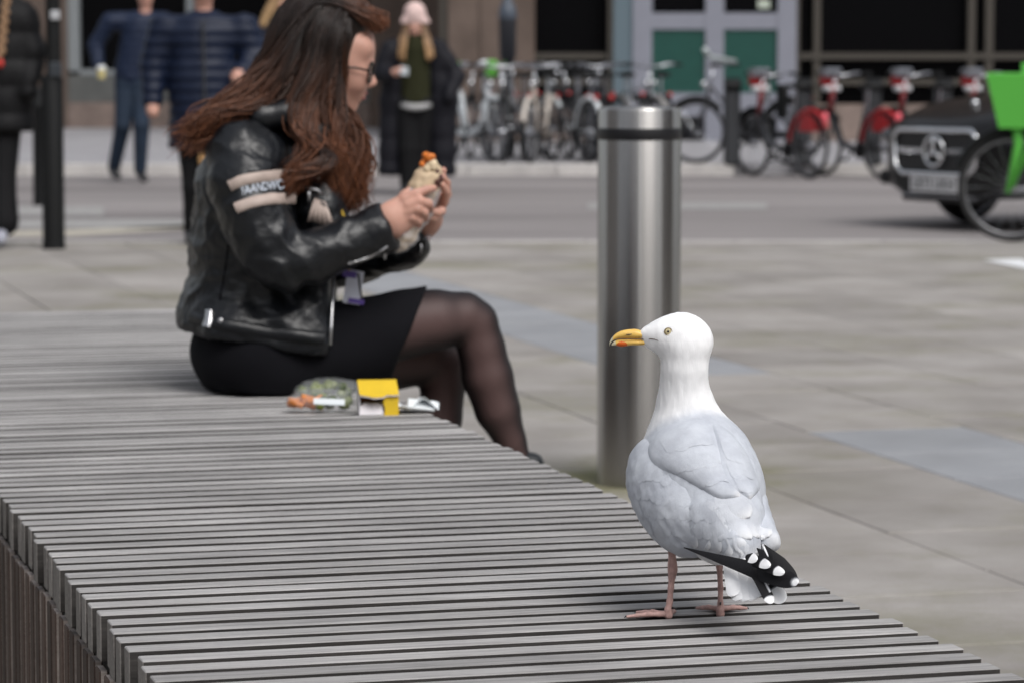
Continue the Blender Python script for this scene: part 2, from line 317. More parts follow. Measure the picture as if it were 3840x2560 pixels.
def sheet(name, pts, z, mat, kind='structure', parent=None):
    o = link(name, mesh_of(name, [(p[0],p[1],z) for p in pts], [tuple(range(len(pts)))], False), mat, parent)
    if kind and parent is None: tag(o, kind=kind)
    return o
def rect(x0, x1, y0, y1): return [(x0,y0),(x1,y0),(x1,y1),(x0,y1)]
def ground_build():
    sheet('ground', rect(-150,150,-120,250), -.16, M_asph)
    pav = MB().box((0,(KERB_Y-60)/2,-.06), (140, KERB_Y+60, .08)).build('pavement', M_joint); tag(pav, kind='structure')    # mortar bed, top z=-.02
    # outer paving beyond the slabs laid one by one
    M_out = stone_mat('outer_paving', (.31,.285,.255), (.42,.395,.365), 1.4, .4, 0)
    xw = lambda y: .163*max(y,0)+.75
    # slab grid in (v,u): columns along the bench axis
    V0 = 3.46; cols = [V0-.55*k for k in range(1,12)][::-1] + [V0, V0+.52] + [V0+.52+.55*k for k in range(1,9)]
    def clip(poly):
        out = []
        for i in range(len(poly)):
            a, b = poly[i], poly[(i+1)%len(poly)]; ia, ib = a[1] <= KERB_Y-.15, b[1] <= KERB_Y-.15
            if ia: out.append(a)
            if ia != ib: t = (KERB_Y-.15-a[1])/(b[1]-a[1]); out.append((a[0]+t*(b[0]-a[0]), KERB_Y-.15))
        return out
    cells = []
    for ci in range(len(cols)-1):
        v0, v1 = cols[ci], cols[ci+1]
        for r in range(-2, 44):
            u0 = .57*r + (.0 if ci % 2 else .27); u1 = u0 + .57
            c = W_*((v0+v1)/2) + U*((u0+u1)/2)
            if c.y < 4.6 or c.y > KERB_Y+.2 or abs(c.x) > xw(c.y): continue
            if c.x < -.25-.2667*(c.y-5.05)/.9638*1.0 and c.y < 8.6: continue      # hidden under and left of the bench
            cells.append((c.y, v0, v1, u0, u1, c))
    cells.sort(key=lambda q: q[0])
    g = .0028; shared = {}
    for (_, v0, v1, u0, u1, c) in cells:
        blue = abs(v0-V0) < 1e-6 and (u0 < 8.7 or 10.7 < u0 < 17)
        m = M_blue if blue else M_slab
        w, l = v1-v0-2*g, u1-u0-2*g
        P = [c + W_*sx*(v1-v0)/2 + U*sy*(u1-u0)/2 for sx, sy in ((-1,-1),(1,-1),(1,1),(-1,1))]
        if max(p.y for p in P) < KERB_Y-.15:
            key = (round(w,3), round(l,3), blue)
            if key not in shared: shared[key] = mesh_of('paving_slab', *(lambda b: (b.v, b.f))(MB().box((0,0,0), (w,l,.04), None, .004)), False)
            o = link('paving_slab', shared[key], m, pav, (c.x,c.y,-.02+random.uniform(-.0012,.0012)), (random.uniform(-.0015,.0015),random.uniform(-.0015,.0015),ANG))
        else:
            q = clip([(p.x,p.y) for p in P])
            if len(q) < 3: continue
            cx = sum(p[0] for p in q)/len(q); cy = sum(p[1] for p in q)/len(q)
            q = [(cx+(p[0]-cx)*.985, cy+(p[1]-cy)*.985) for p in q]
            MB().prism(q, .04, None, (0,0,-.04)).build('paving_slab', m, pav)
    for k, (x0, x1) in enumerate(((-70,-5.2),(5.2,70))): sheet('outer_paving', rect(x0,x1,-60,KERB_Y-.15), -.0165, M_out, None, pav)
    sheet('near_paving', rect(-5.2,5.2,-60,3.9), -.0165, M_out, None, pav)
    # near kerb stones
    for k in range(-11, 11):
        MB().box((k*.92, KERB_Y-.07, -.065), (.912,.14,.13), None, .006).build('kerb_stone', M_kerb, pav)
    # road
    road = sheet('road', rect(-90,90,KERB_Y-.05,FAR_Y+.1), ROAD_Z, M_asph)
    def mark(name, pts, mat, dz=.004): sheet(name, [tuple(onz(x,y,ROAD_Z)[:2]) for x, y in pts], ROAD_Z+dz, mat, None, road)
    mark('lane_dash', [(-90,497),(238,497),(238,476),(-90,474)], M_paint)
    mark('lane_dash', [(1350,482),(1762,482),(1762,467),(1350,467)], M_paint)
    mark('pale_band', [(-90,527),(430,526),(430,505),(-90,505)], M_paint)
    mark('kerb_line', [(-90,546),(160,544),(430,528),(700,520),(700,514),(430,518),(160,530),(-90,534)], M_cream)
    mark('edge_line', [(960,575),(1372,572),(1372,567),(960,568)], M_cream)
    # far pavement and kerb
    far = MB().box((0,(FAR_Y+60)/2+.15,-.05), (180,60-FAR_Y+.0,.1)).build('far_pavement', M_farpave); tag(far, kind='structure')
    for k in range(-10, 11):
        if 2 < k*.92 < 3.2: continue
        MB().box((k*.92, FAR_Y+.07, -.045), (.912,.15,.13), None, .008).build('kerb_stone', M_kerb, far)
    mk = [onz(2258,599,0), onz(2345,596,0), onz(2420,626,0), onz(2420,632,0)]
    sheet('painted_mark', [(p.x,p.y) for p in mk], .004, M_white)

# ------------------------------------------------------------------ bench
def wood_mat(name, c1, c2, rough=.78, rnd=.12):
    m = bpy.data.materials.new(name); m.use_nodes = True; N, L = nodes_of(m); b = N['Principled BSDF']; b.inputs['Roughness'].default_value = rough; b.inputs['Specular IOR Level'].default_value = .4
    tc = N.new('ShaderNodeTexCoord'); oi = N.new('ShaderNodeObjectInfo'); mp = N.new('ShaderNodeMapping'); mp.inputs['Scale'].default_value = (3,70,70)
    cx = N.new('ShaderNodeCombineXYZ'); mu = N.new('ShaderNodeMath'); mu.operation = 'MULTIPLY'; mu.inputs[1].default_value = 37; L.new(oi.outputs['Random'], mu.inputs[0]); L.new(mu.outputs[0], cx.inputs[0]); L.new(mu.outputs[0], cx.inputs[1])
    L.new(tc.outputs['Object'], mp.inputs[0]); L.new(cx.outputs[0], mp.inputs[1])
    n = N.new('ShaderNodeTexNoise'); n.inputs['Scale'].default_value = 2.2; n.inputs['Detail'].default_value = 9; n.inputs['Roughness'].default_value = .68; L.new(mp.outputs[0], n.inputs[0])
    cr = N.new('ShaderNodeValToRGB'); cr.color_ramp.elements[0].position = .28; cr.color_ramp.elements[1].position = .7; cr.color_ramp.elements[0].color = (*c1,1); cr.color_ramp.elements[1].color = (*c2,1); L.new(n.outputs[0], cr.inputs[0])
    mr = N.new('ShaderNodeMapRange'); mr.inputs[3].default_value = 1-rnd; mr.inputs[4].default_value = 1+rnd; L.new(oi.outputs['Random'], mr.inputs[0])
    geo = N.new('ShaderNodeNewGeometry'); n3 = N.new('ShaderNodeTexNoise'); n3.inputs['Scale'].default_value = 3.2; n3.inputs['Detail'].default_value = 5; L.new(geo.outputs['Position'], n3.inputs[0])
    m3 = N.new('ShaderNodeMapRange'); m3.inputs[1].default_value = .3; m3.inputs[2].default_value = .7; m3.inputs[3].default_value = .84; m3.inputs[4].default_value = 1.12; L.new(n3.outputs[0], m3.inputs[0])
    pr = N.new('ShaderNodeMath'); pr.operation = 'MULTIPLY'; L.new(mr.outputs[0], pr.inputs[0]); L.new(m3.outputs[0], pr.inputs[1])
    mx = N.new('ShaderNodeMix'); mx.data_type = 'RGBA'; mx.blend_type = 'MULTIPLY'; mx.inputs[0].default_value = 1; L.new(cr.outputs[0], mx.inputs[6]); L.new(pr.outputs[0], mx.inputs[7]); L.new(mx.outputs[2], b.inputs['Base Color'])
    n2 = N.new('ShaderNodeTexNoise'); n2.inputs['Scale'].default_value = 6; n2.inputs['Detail'].default_value = 6; n2.inputs['Roughness'].default_value = .7; L.new(mp.outputs[0], n2.inputs[0])
    bp = N.new('ShaderNodeBump'); bp.inputs['Strength'].default_value = .55; bp.inputs['Distance'].default_value = .0018; L.new(n2.outputs[0], bp.inputs['Height']); L.new(bp.outputs[0], b.inputs['Normal'])
    return m
M_wood = wood_mat('weathered_wood', (.20,.193,.19), (.43,.42,.415), .78, .17)
M_wside_shade = wood_mat('slat_side_shade_wood', (.022,.020,.019), (.055,.050,.047), .85, .2)  # unbleached slat sides, colour darkened further to carry the shade in the gaps
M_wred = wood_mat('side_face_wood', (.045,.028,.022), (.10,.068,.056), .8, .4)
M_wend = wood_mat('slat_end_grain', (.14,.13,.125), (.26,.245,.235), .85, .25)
M_wood2 = wood_mat('side_wood', (.28,.235,.21), (.48,.43,.40), .75, .3)
M_dark = pbr('dark_steel', (.03,.03,.032), .6)
BW = .985; PITCHS = .0646; BC = Vector((-.290, 5.058, 0))
def bench_build():
    root = thing('slatted_bench', 'long wide backless bench of weathered grey wooden slats', 'bench', (BC.x,BC.y,0), ANG)
    sw, sh = .0370, .062
    b = MB().box((0,0,0), (BW,sw,sh), None, .0014); top = mesh_of('slat', b.v, b.f, False); top.materials.append(M_wood); top.materials.append(M_wside_shade); top.materials.append(M_wend)
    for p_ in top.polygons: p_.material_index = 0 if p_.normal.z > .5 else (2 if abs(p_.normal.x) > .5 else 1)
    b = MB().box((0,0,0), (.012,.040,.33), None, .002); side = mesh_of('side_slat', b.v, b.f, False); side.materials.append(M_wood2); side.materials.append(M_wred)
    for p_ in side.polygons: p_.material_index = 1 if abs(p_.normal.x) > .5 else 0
    for k in range(-34, 64):
        y = k*PITCHS
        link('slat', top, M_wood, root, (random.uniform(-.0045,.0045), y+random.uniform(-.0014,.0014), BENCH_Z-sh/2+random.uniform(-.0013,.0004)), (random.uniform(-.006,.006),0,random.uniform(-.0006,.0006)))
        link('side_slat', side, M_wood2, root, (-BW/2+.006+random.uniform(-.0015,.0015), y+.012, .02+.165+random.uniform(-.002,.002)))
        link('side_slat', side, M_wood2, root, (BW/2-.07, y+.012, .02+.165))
    L0 = -34*PITCHS-.03; L1 = 63*PITCHS+.03
    for x in (-BW/2+.09, 0, BW/2-.14): MB().box((x,(L0+L1)/2,BENCH_Z-.112), (.05,L1-L0,.09)).build('rail', M_dark, root)
    MB().box((-BW/2+.075,(L0+L1)/2,.17), (.012,L1-L0,.3)).build('back_panel', pbr('gap_shade_black', (.008,.008,.008), .9, spec=.1), root)  # added black sheet: its colour gives the shade between the side slats
    for y in (L0+.1, -1, .2, 1.4, 2.6, L1-.1): MB().box((0,y,.14), (BW-.3,.06,.27)).build('leg', M_dark, root)

# ------------------------------------------------------------------ bollard
def bollard_build():
    p = onz(1466, 1109, 0); r = .1115; H = 1.012
    steel = pbr('brushed_steel', (.44,.43,.42), .26, 1, var=.05, scale=3, stretch=(30,30,.6), aniso=.85); steel.node_tree.nodes['Principled BSDF'].inputs['Anisotropic Rotation'].default_value = .25
    N, L = nodes_of(steel); tg = N.new('ShaderNodeTangent'); tg.direction_type = 'RADIAL'; tg.axis = 'Z'; L.new(tg.outputs[0], N['Principled BSDF'].inputs['Tangent'])
    root = thing('steel_bollard', 'brushed stainless steel bollard with a black band near its top', 'bollard', (p.x,p.y,0))
    MB().lathe([(r+.0,.0),(r,H-.012),(r-.003,H-.004),(r-.012,H),(.001,H+.002)], n=64).build('post', steel, root, smooth='auto')
    MB().lathe([(r+.0012,H-.088),(r+.0016,H-.087),(r+.0016,H-.058),(r+.0012,H-.057)], n=64).build('band', pbr('black_band', (.006,.006,.008), .45), root, smooth=True)

# ------------------------------------------------------------------ buildings across the street
M_stone = stone_mat('brown_stone', (.085,.062,.050), (.135,.10,.082), 2, 0, .05)
M_plinth = stone_mat('pink_granite', (.15,.115,.10), (.24,.185,.16), 4, 0, .1)
M_glass = pbr('dark_glazing', (.003,.003,.0035), .3, spec=.06)
M_bronze = pbr('bronze_metal', (.07,.062,.052), .5, .4)
M_lilac = pbr('pale_grey_paint', (.215,.222,.262), .5, var=.04)
M_green = pbr('green_panel', (.004,.055,.042), .45, var=.08)
M_teal = pbr('slate_blue_cladding', (.10,.14,.165), .6)
M_sill = stone_mat('grey_sill', (.09,.093,.09), (.13,.132,.128), 3, 0, 0)
def wx(px, Y): return (px*3840/2352-1920)/FPX*Y*1.0
def wz(py, Y): return at(0,py,Y).z
def buildings_build():
    Y = WALL_Y
    root = thing('office_building', 'dark glazed ground floor with brown stone piers and pale grey doors', 'building', (wx(1800,Y),Y,0)); o = root.location
    def bx(name, x0, x1, y0, y1, d0, d1, mat, parent=root):           # px columns, heights in m, depth behind WALL_Y
        a, b = wx(x0,Y), wx(x1,Y)
        return MB().box(((a+b)/2, Y+(d0+d1)/2, (y0+y1)/2), (b-a, d1-d0, y1-y0)).build(name, mat, parent, o)
    T = 4.6
    bx('wall', 1010, 2900, 3.4, 15, .0, .5, M_stone)
    for k in range(4):
        for q in range(9): bx('upper_window', 1060+q*205, 1180+q*205, 4.6+k*2.7, 6.3+k*2.7, -.03, .1, M_glass)
    bx('backing', 1010, 2900, 0, 3.4, .55, .7, M_dark)
    for x0, x1 in ((1030,1105),(1215,1228)): bx('pier', x0, x1, 0, 3.4, -.02, .5, M_stone)
    bx('pier', 1010, 1030, 0, 3.4, .05, .5, M_bronze)
    MB().box((wx(1010,Y)+.26, Y+4, 7.5),(.5,7.2,15)).build('flank_wall', M_stone, root, o)
    bx('pier', 1105, 1215, 0, 3.4, -.05, .45, M_stone)
    z = lambda py: wz(py, Y)
    # dark window left of the door
    bx('window_pane', 1228, 1396, z(240), 3.4, .3, .34, M_glass)
    bx('column', 1396, 1408, 0, 3.4, .02, .4, M_bronze); bx('column', 1408, 1452, 0, 3.4, -.02, .42, M_teal)
    # double door
    door = bx('door_frame', 1452, 1464, 0, 3.3, -.06, .2, M_lilac)
    tag(door, 'pale grey frame of the double doors')
    for x0, x1 in ((1464,1496),(1618,1660),(1783,1826)): bx('stile', x0, x1, 0, 3.3, -.045, .15, M_lilac, door)
    for x0, x1 in ((1496,1618),(1660,1783)):
        bx('rail', x0, x1, z(68), z(30), -.03, .13, M_lilac, door); bx('rail', x0, x1, z(268), z(214), -.03, .13, M_lilac, door)
        bx('panel', x0, x1, z(214), z(68), .0, .06, M_green, door)
        bx('pane', x0, x1, z(30), 3.3, .04, .06, M_glass, door)
        bx('rail', x0, x1, z(272), z(268.3), .0, .1, M_bronze, door)
    MB().box((wx(1752,Y), Y+.035, z(10)), (.16,.006,.11)).build('notice', pbr('notice_paper', (.45,.5,.42), .7), door, o)
    # dark glazing right of the door
    bx('window_pane', 1826, 2900, z(240), 3.4, .3, .34, M_glass)
    for x0, x1 in ((1826,1836),(1868,1884),(2222,2238),(2262,2280),(2600,2616)): bx('mullion', x0, x1, z(240), 3.4, .12, .29, M_bronze)
    for x0, x1 in ((1228,1396),(1836,2900)):
        bx('transom', x0, x1, z(137), z(122), .10, .28, M_bronze); bx('transom', x0, x1, z(196), z(182), .10, .28, M_bronze)
    for x0, x1 in ((1228,1396),(1826,2040),(2040.5,2260),(2260.5,2480),(2480.5,2900)): bx('plinth_stone', x0, x1, 0, z(240.5), .0, .5, M_plinth)
    bx('mid_plinth', 1030, 1228, .0, .45, -.07, -.051, M_plinth)
    # left block, set back
    Y2 = 50.0
    r2 = thing('corner_building', 'brown stone corner block with a tall pale framed dark window', 'building', (wx(300,Y2),Y2,0)); o2 = r2.location
    def b2(name, x0, x1, y0, y1, d0, d1, mat, parent=r2):
        a, b = wx(x0,Y2), wx(x1,Y2)
        return MB().box(((a+b)/2, Y2+(d0+d1)/2, (y0+y1)/2), (b-a, d1-d0, y1-y0)).build(name, mat, parent, o2)
    z = lambda py: wz(py, Y2)
    b2('wall', -900, 1040, 3.6, 15, 0, .6, M_stone)
    for k in range(4):
        for q in range(8): b2('upper_window', -820+q*230, -700+q*230, 4.9+k*2.7, 6.6+k*2.7, -.03, .1, M_glass); b2('backing', -500, 1040, 0, 3.6, .6, .8, M_dark)
    b2('pier', 30, 158, 0, 3.6, 0, .5, M_stone); b2('pier', 850, 1040, 0, 3.6, 0, .5, M_stone); b2('pier', -500, -60, 0, 3.6, 0, .5, M_stone)
    b2('window_pane', 185, 430, z(160), 3.6, .3, .35, M_glass); b2('window_pane', 446, 850, z(160), 3.6, .3, .35, M_glass); b2('window_pane', -60, 30, z(160), 3.6, .3, .35, M_glass)
    M_alu = pbr('grey_aluminium', (.24,.26,.27), .5)
    b2('window_frame', 158, 185, z(164), 3.6, .1, .4, M_alu); b2('window_frame', 430, 446, z(164), 3.6, .1, .4, M_alu); b2('window_frame', 185, 430, z(172), z(160.4), .08, .4, M_alu)
    b2('sill_panel', 158, 850, z(236), z(172.5), .05, .5, M_sill); b2('sill_panel', -60, 30, z(268), z(160.5), .05, .5, M_sill)
    for x0 in range(158, 840, 116): b2('plinth_stone', x0, x0+115.5, 0, z(236.4), .0, .5, M_plinth)
def rear_blocks():
    # the blocks across the square behind the viewpoint: never in frame, but they shade the square and show in the steel and the car
    M_r = stone_mat('pale_facade', (.20,.185,.175), (.28,.26,.25), .8, 0, 0)
    for lab, x0, x1, y, dp, hh in (('stone fronted office block on the left behind the viewpoint', -60, -1.6, -26, 10, 13), ('stone fronted office block on the right behind the viewpoint', 2.4, 60, -28, 10, 13), ('brown office block closing the right side of the square', 30, 42, 2, 26, 13), ('grey office block closing the left side of the square', -44, -30, 2, 26, 13)):
        t = thing('office_block', lab, 'building', ((x0+x1)/2, y, 0)); o = t.location
        side = y == 2; m = M_stone if 'brown' in lab else M_r
        MB().box(((x0+x1)/2, y+(dp/2-10 if side else -dp/2), hh/2), (x1-x0, dp if not side else 24, hh)).build('wall', m, t, o)
        for k in range(5):
            for q in range(7):
                z = 1.6+k*3.2
                if side: MB().box((x0-.02 if x0 > 0 else x1+.02, y-8+q*3.2, z), (.08,1.9,2.0)).build('window', M_glass, t, o)
                else: a = x0+(x1-x0)*(q+.5)/7; MB().box((a, y+.02, z), ((x1-x0)/7*.6,.08,2.0)).build('window', M_glass, t, o)
ground_build(); buildings_build(); rear_blocks()
bench_build()
bollard_build()

# ================================================================== GULL
GY = 4.11
def Q(cx, cy, dy=0.0):                     # pixel in the gull close-up of the photo -> point at depth GY+dy
    return at((2200+cx/1.2067)*2352/3840, (1100+cy/1.2067)*2352/3840, GY+dy)
def feather_mat(name, rough=.55):
    """colour from three per-vertex masks: dark, white, grey"""
    m = bpy.data.materials.new(name); m.use_nodes = True; N, L = nodes_of(m); b = N['Principled BSDF']; b.inputs['Roughness'].default_value = rough; b.inputs['Specular IOR Level'].default_value = .3; b.inputs['Sheen Weight'].default_value = .03
    tc = N.new('ShaderNodeTexCoord'); n = N.new('ShaderNodeTexNoise'); n.inputs['Scale'].default_value = 60; n.inputs['Detail'].default_value = 5; L.new(tc.outputs['Object'], n.inputs[0])
    mr = N.new('ShaderNodeMapRange'); mr.inputs[3].default_value = .90; mr.inputs[4].default_value = 1.08; L.new(n.outputs[0], mr.inputs[0])
    nm = N.new('ShaderNodeTexNoise'); nm.inputs['Scale'].default_value = 26; nm.inputs['Detail'].default_value = 5; nm.inputs['Roughness'].default_value = .65; L.new(tc.outputs['Object'], nm.inputs[0]); cm = N.new('ShaderNodeValToRGB'); cm.color_ramp.elements[0].position = .36; cm.color_ramp.elements[1].position = .62; cm.color_ramp.elements[0].color = (.44,.465,.52,1); cm.color_ramp.elements[1].color = (.54,.57,.625,1); L.new(nm.outputs[0], cm.inputs[0])
    grey = N.new('ShaderNodeMix'); grey.data_type = 'RGBA'; grey.inputs[6].default_value = (.47,.50,.56,1); grey.inputs[7].default_value = (.88,.885,.90,1)
    L.new(cm.outputs[0], grey.inputs[6]); aw = N.new('ShaderNodeAttribute'); aw.attribute_name = 'white'; L.new(aw.outputs['Fac'], grey.inputs[0])
    dk = N.new('ShaderNodeMix'); dk.data_type = 'RGBA'; ad = N.new('ShaderNodeAttribute'); ad.attribute_name = 'dark'; L.new(ad.outputs['Fac'], dk.inputs[0]); L.new(grey.outputs[2], dk.inputs[6]); dk.inputs[7].default_value = (.006,.0055,.007,1)
    mx = N.new('ShaderNodeMix'); mx.data_type = 'RGBA'; mx.blend_type = 'MULTIPLY'; mx.inputs[0].default_value = 1; L.new(dk.outputs[2], mx.inputs[6]); L.new(mr.outputs[0], mx.inputs[7]); L.new(mx.outputs[2], b.inputs['Base Color'])
    n2 = N.new('ShaderNodeTexNoise'); n2.inputs['Scale'].default_value = 1; n2.inputs['Detail'].default_value = 4; mpf = N.new('ShaderNodeMapping'); mpf.inputs['Rotation'].default_value = (.5,.3,0); mpf.inputs['Scale'].default_value = (620,620,110); L.new(tc.outputs['Object'], mpf.inputs[0]); L.new(mpf.outputs[0], n2.inputs[0])
    n3 = N.new('ShaderNodeTexNoise'); n3.inputs['Scale'].default_value = 30; n3.inputs['Detail'].default_value = 1; L.new(tc.outputs['Object'], n3.inputs[0])
    ad2 = N.new('ShaderNodeMath'); ad2.operation = 'ADD'; L.new(n2.outputs[0], ad2.inputs[0]); L.new(n3.outputs[0], ad2.inputs[1])
    bp = N.new('ShaderNodeBump'); bp.inputs['Strength'].default_value = .20; bp.inputs['Distance'].default_value = .002; L.new(ad2.outputs[0], bp.inputs['Height']); L.new(bp.outputs[0], b.inputs['Normal'])
    return m
def sstep(a, b, x): t = np.clip((x-a)/(b-a), 0, 1); return t*t*(3-2*t)
def gull_build():
    org = Q(495, 1465, 0); org.z = BENCH_Z
    F = Vector((-.5,.866,0)); Lf = Vector((-.866,-.5,0)); Up = Vector((0,0,1))      # heading, its left, up
    root = thing('herring_gull', 'white and grey gull with yellow bill standing on the bench slats', 'gull', org)
    Mf = feather_mat('plumage')
    # --- body, neck and head: one continuous surface
    tor = [ (Q(690,1135,-.115),.028), (Q(620,1035,-.07),.055), (Q(535,900,-.005),.079), (Q(497,800,.025),.079), (Q(470,690,.04),.061), (Q(455,590,.042),.0455), (Q(446,500,.04),.0375), (Q(440,420,.035),.0310), (Q(443,340,.03),.0300), (Q(444,240,.028),.032) ]
    pr = chain([(tuple(p), r) for p, r in tor], k=.006)
    HX = np.eye(3)
    pr += [ell(Q(447,212,.028), (.0365,.0280,.0320), HX, .010), ell(Q(422,170,.028), (.029,.024,.0240), HX, .010), ell(Q(362,182,.027), (.029,.0180,.0175), HX, .012),
           cone(Q(345,188,.027), Q(262,183,.026), .018, .0072, .012), cone(Q(390,235,.028), Q(282,228,.026), .016, .0052, .012)]
    # thighs
    pr += [cone(Q(420,1070,-.03), Q(386,1145,-.035), .022, .008, .012), cone(Q(600,1080,.005), Q(600,1180,.005), .022, .008, .012)]
    V, Fc = solid(pr, .0025); V = relax(V, Fc, 9)
    # colour masks: mantle grey over the back and wing area
    P = V - np.array(org); f = P@np.array(F); l = P@np.array(Lf); z = P[:,2]
    back = sstep(-.010,.012, (.262-.10*np.abs(l)-2.5*l*l) - z + (-.35)*(f-.02)) * sstep(.075,.045, f + .25*(z-.2))
    grey = back*sstep(.085,.12,z + np.abs(l)*.2)
    jit = vnoise(V, (90,90,90))*.25
    grey = np.clip(grey + jit*grey*(1-grey)*4, 0, 1)
    nrm = normals(V, Fc); V = V + nrm*(vnoise(V,(160,160,60),3)*.0007)[:,None]
    me = npmesh('body', V-np.array(org), Fc); attr(me,'white',1-grey); attr(me,'dark',np.zeros(len(V))); bodyo = link('body', me, Mf, root)
    # --- wings: smooth folded shells that carry the feathers
    ax1 = (-F*.80 - Up*.60).normalized(); ax3 = (Lf*.93 + Up*.30 - F*.1); ax3 = (ax3-ax1*ax3.dot(ax1)).normalized(); ax2 = ax3.cross(ax1)
    wc = org + F*-.004 + Lf*.039 + Up*.158
    wing_pr = [ell(wc, (.098,.058,.042), [ax1,ax2,ax3], .008),
               ell(org + F*.032 + Lf*.038 + Up*.174, (.046,.044,.034), [ax1,ax2,ax3], .008),
               cone(org+F*-.03+Lf*.036+Up*.145, org+F*-.135+Lf*.022+Up*.112, .044, .015, .012)]
    def mirror_pt(p): d = p-org; return org + F*d.dot(F) - Lf*d.dot(Lf) + Up*d.z
    wings = {}
    for side in (1,-1):
        for nm, prs in (('wing', wing_pr),):
            V2, F2 = solid(prs, .003); V2 = relax(V2, F2, 3)
            d = V2-np.array(org)
            if side < 0:
                V2 = V2 - 2*np.outer(d@np.array(Lf), np.array(Lf)); F2 = F2[:, ::-1]
            nr = normals(V2,F2); V2 = V2 + nr*(vnoise(V2,(90,90,90),side*9)*.0012)[:,None]
            me = npmesh(nm, V2-np.array(org), F2); d = V2-np.array(org); zz = d[:,2]; ff = d@np.array(F)
            wt = sstep(-.13,-.165,ff)*.8
            attr(me,'white',wt); attr(me,'dark',np.zeros(len(V2))); wings[(nm,side)] = link(nm, me, Mf, root)
    # --- surface to lay feathers on
    dg = bpy.context.evaluated_depsgraph_get()
    def bvh(objs):
        vs = []; fs = []
        for o in objs:
            n = len(vs); vs += [v.co + org for v in o.data.vertices]; fs += [tuple(i+n for i in p.vertices) for p in o.data.polygons]
        return BVHTree.FromPolygons(vs, fs)
    BV = BV0 = bvh([bodyo, wings[('wing',1)], wings[('wing',-1)]])
    camp = Vector((0,0,CAM_H))
    def hit(cx, cy, bv=None):
        d = (Q(cx,cy)-camp).normalized(); p, n, i, dist = (bv or BV).ray_cast(camp, d); return (p, n) if p else None
    def drape(A, B, H, rimA, rimB, tip, key):
        """pad of overlapping back feathers: a thick patch laid on the plumage between two edge curves"""
        NU, NV = 34, 22; a = spline(A, NU); b = spline(B, NU); vs = []; wv = []
        for i in range(NU):
            u = i/(NU-1)
            for j in range(NV):
                v = j/(NV-1); p = a[i]*(1-v)+b[i]*v; h = hit(*p)
                if h is None: h = (vs[-1]+org, Vector((0,-1,0)))
                ed = min(1, (v+.02)/.16)*rimA if v < .5 else min(1, (1-v+.02)/.16)*rimB
                dome = math.sin(min(1,v*2.2)*math.pi/2)*math.sin(min(1,(1-v)*2.2)*math.pi/2)*math.sin(min(1,u*3)*math.pi/2)*math.sin(min(1,(1.03-u)*5)*math.pi/2)
                k = math.sqrt(max(0, min(1,(v+.001)/.10)*min(1,(1-v+.001)/.10)))
                off = H*dome + (rimA*(1-v)+rimB*v)*k*min(1,(u+.02)*5)*min(1,(1.01-u)*14)
                n = h[1]; vs.append(h[0] + n*(off-.0008) - org); wv.append(tip*sstep(.90,1.0,u)*1.0)
        for _ in range(2):
            for i in range(1,NU-1):
                for j in range(1,NV-1):
                    vs[i*NV+j] = vs[i*NV+j]*.5 + (vs[(i-1)*NV+j]+vs[(i+1)*NV+j]+vs[i*NV+j-1]+vs[i*NV+j+1])*.125
        fs = [(i*NV+j, (i+1)*NV+j, (i+1)*NV+j+1, i*NV+j+1) for i in range(NU-1) for j in range(NV-1)]
        q = fs[len(fs)//2]
        if (vs[q[1]]-vs[q[0]]).cross(vs[q[3]]-vs[q[0]]).dot(camp-org) < 0: fs = [f_[::-1] for f_ in fs]
        me = mesh_of('scapulars', vs, fs); attr(me,'white',wv); attr(me,'dark',[0]*len(vs))
        wings[('scapulars',key)] = link('scapulars', me, Mf, root)
    drape([(330,605),(430,572),(540,566),(600,660),(620,760),(650,840),(696,900)], [(276,690),(282,742),(322,788),(402,822),(502,874),(600,928),(692,922)], .006, .0005, .0042, .7, 1)
    BV = bvh([bodyo, wings[('wing',1)], wings[('wing',-1)], wings[('scapulars',1)]])
    drape([(560,572),(592,680),(608,770),(640,850),(690,898),(736,930)], [(630,600),(700,680),(748,760),(778,830),(788,880),(748,926)], .004, .0048, .0005, .7, -1)
    BV = bvh([bodyo, wings[('wing',1)], wings[('wing',-1)], wings[('scapulars',1)], wings[('scapulars',-1)]])
    def feather(root_pt, tip_pt, width, lift0, lift1, white, dark=None, parent=None, droop=.0, snap=True, n0=None, blunt=.5, mirror=False, curve=0.0, tipw=.25, rootw=.3, bv=None, ramp=.2):
        """a vane from root to tip; white(t,s) and dark(t,s) give its markings; snapped to the plumage below"""
        NU, NV = (15, 7) if snap else (44, 11); vs = []; wv = []; dv = []
        for i in range(NU):
            t = 1-(1-i/(NU-1))**1.5; p = root_pt.lerp(tip_pt, t); ax = (tip_pt-root_pt).normalized()
            if snap:
                q, n, _, _ = bv.find_nearest(p)
                base = q
            else: n = n0; base = p
            sdv = ax.cross(n).normalized(); q_ = max(0, (t-(1-tipw))/tipw); prof = min(1, (t/ramp+rootw))*math.sqrt(max(0, 1-q_**(2+blunt)))
            w = width*max(prof,.03)
            base = base + sdv*curve*math.sin(t*math.pi)
            for j in range(NV):
                s = j/(NV-1)*2-1
                off = (lift0+(lift1-lift0)*t)*(1-.75*abs(s)**2) - droop*s*s*w
                pp = base + sdv*s*w/2 + n*off
                if snap:
                    q2, n2, _, _ = bv.find_nearest(pp); pp = q2 + n2*max(off, .0002+.0004*t)
                vs.append(pp); wv.append(white(t,s)); dv.append(dark(t,s) if dark else 0)
        fs = [(i*NV+j, i*NV+j+1, (i+1)*NV+j+1, (i+1)*NV+j) for i in range(NU-1) for j in range(NV-1)]
        outs = []
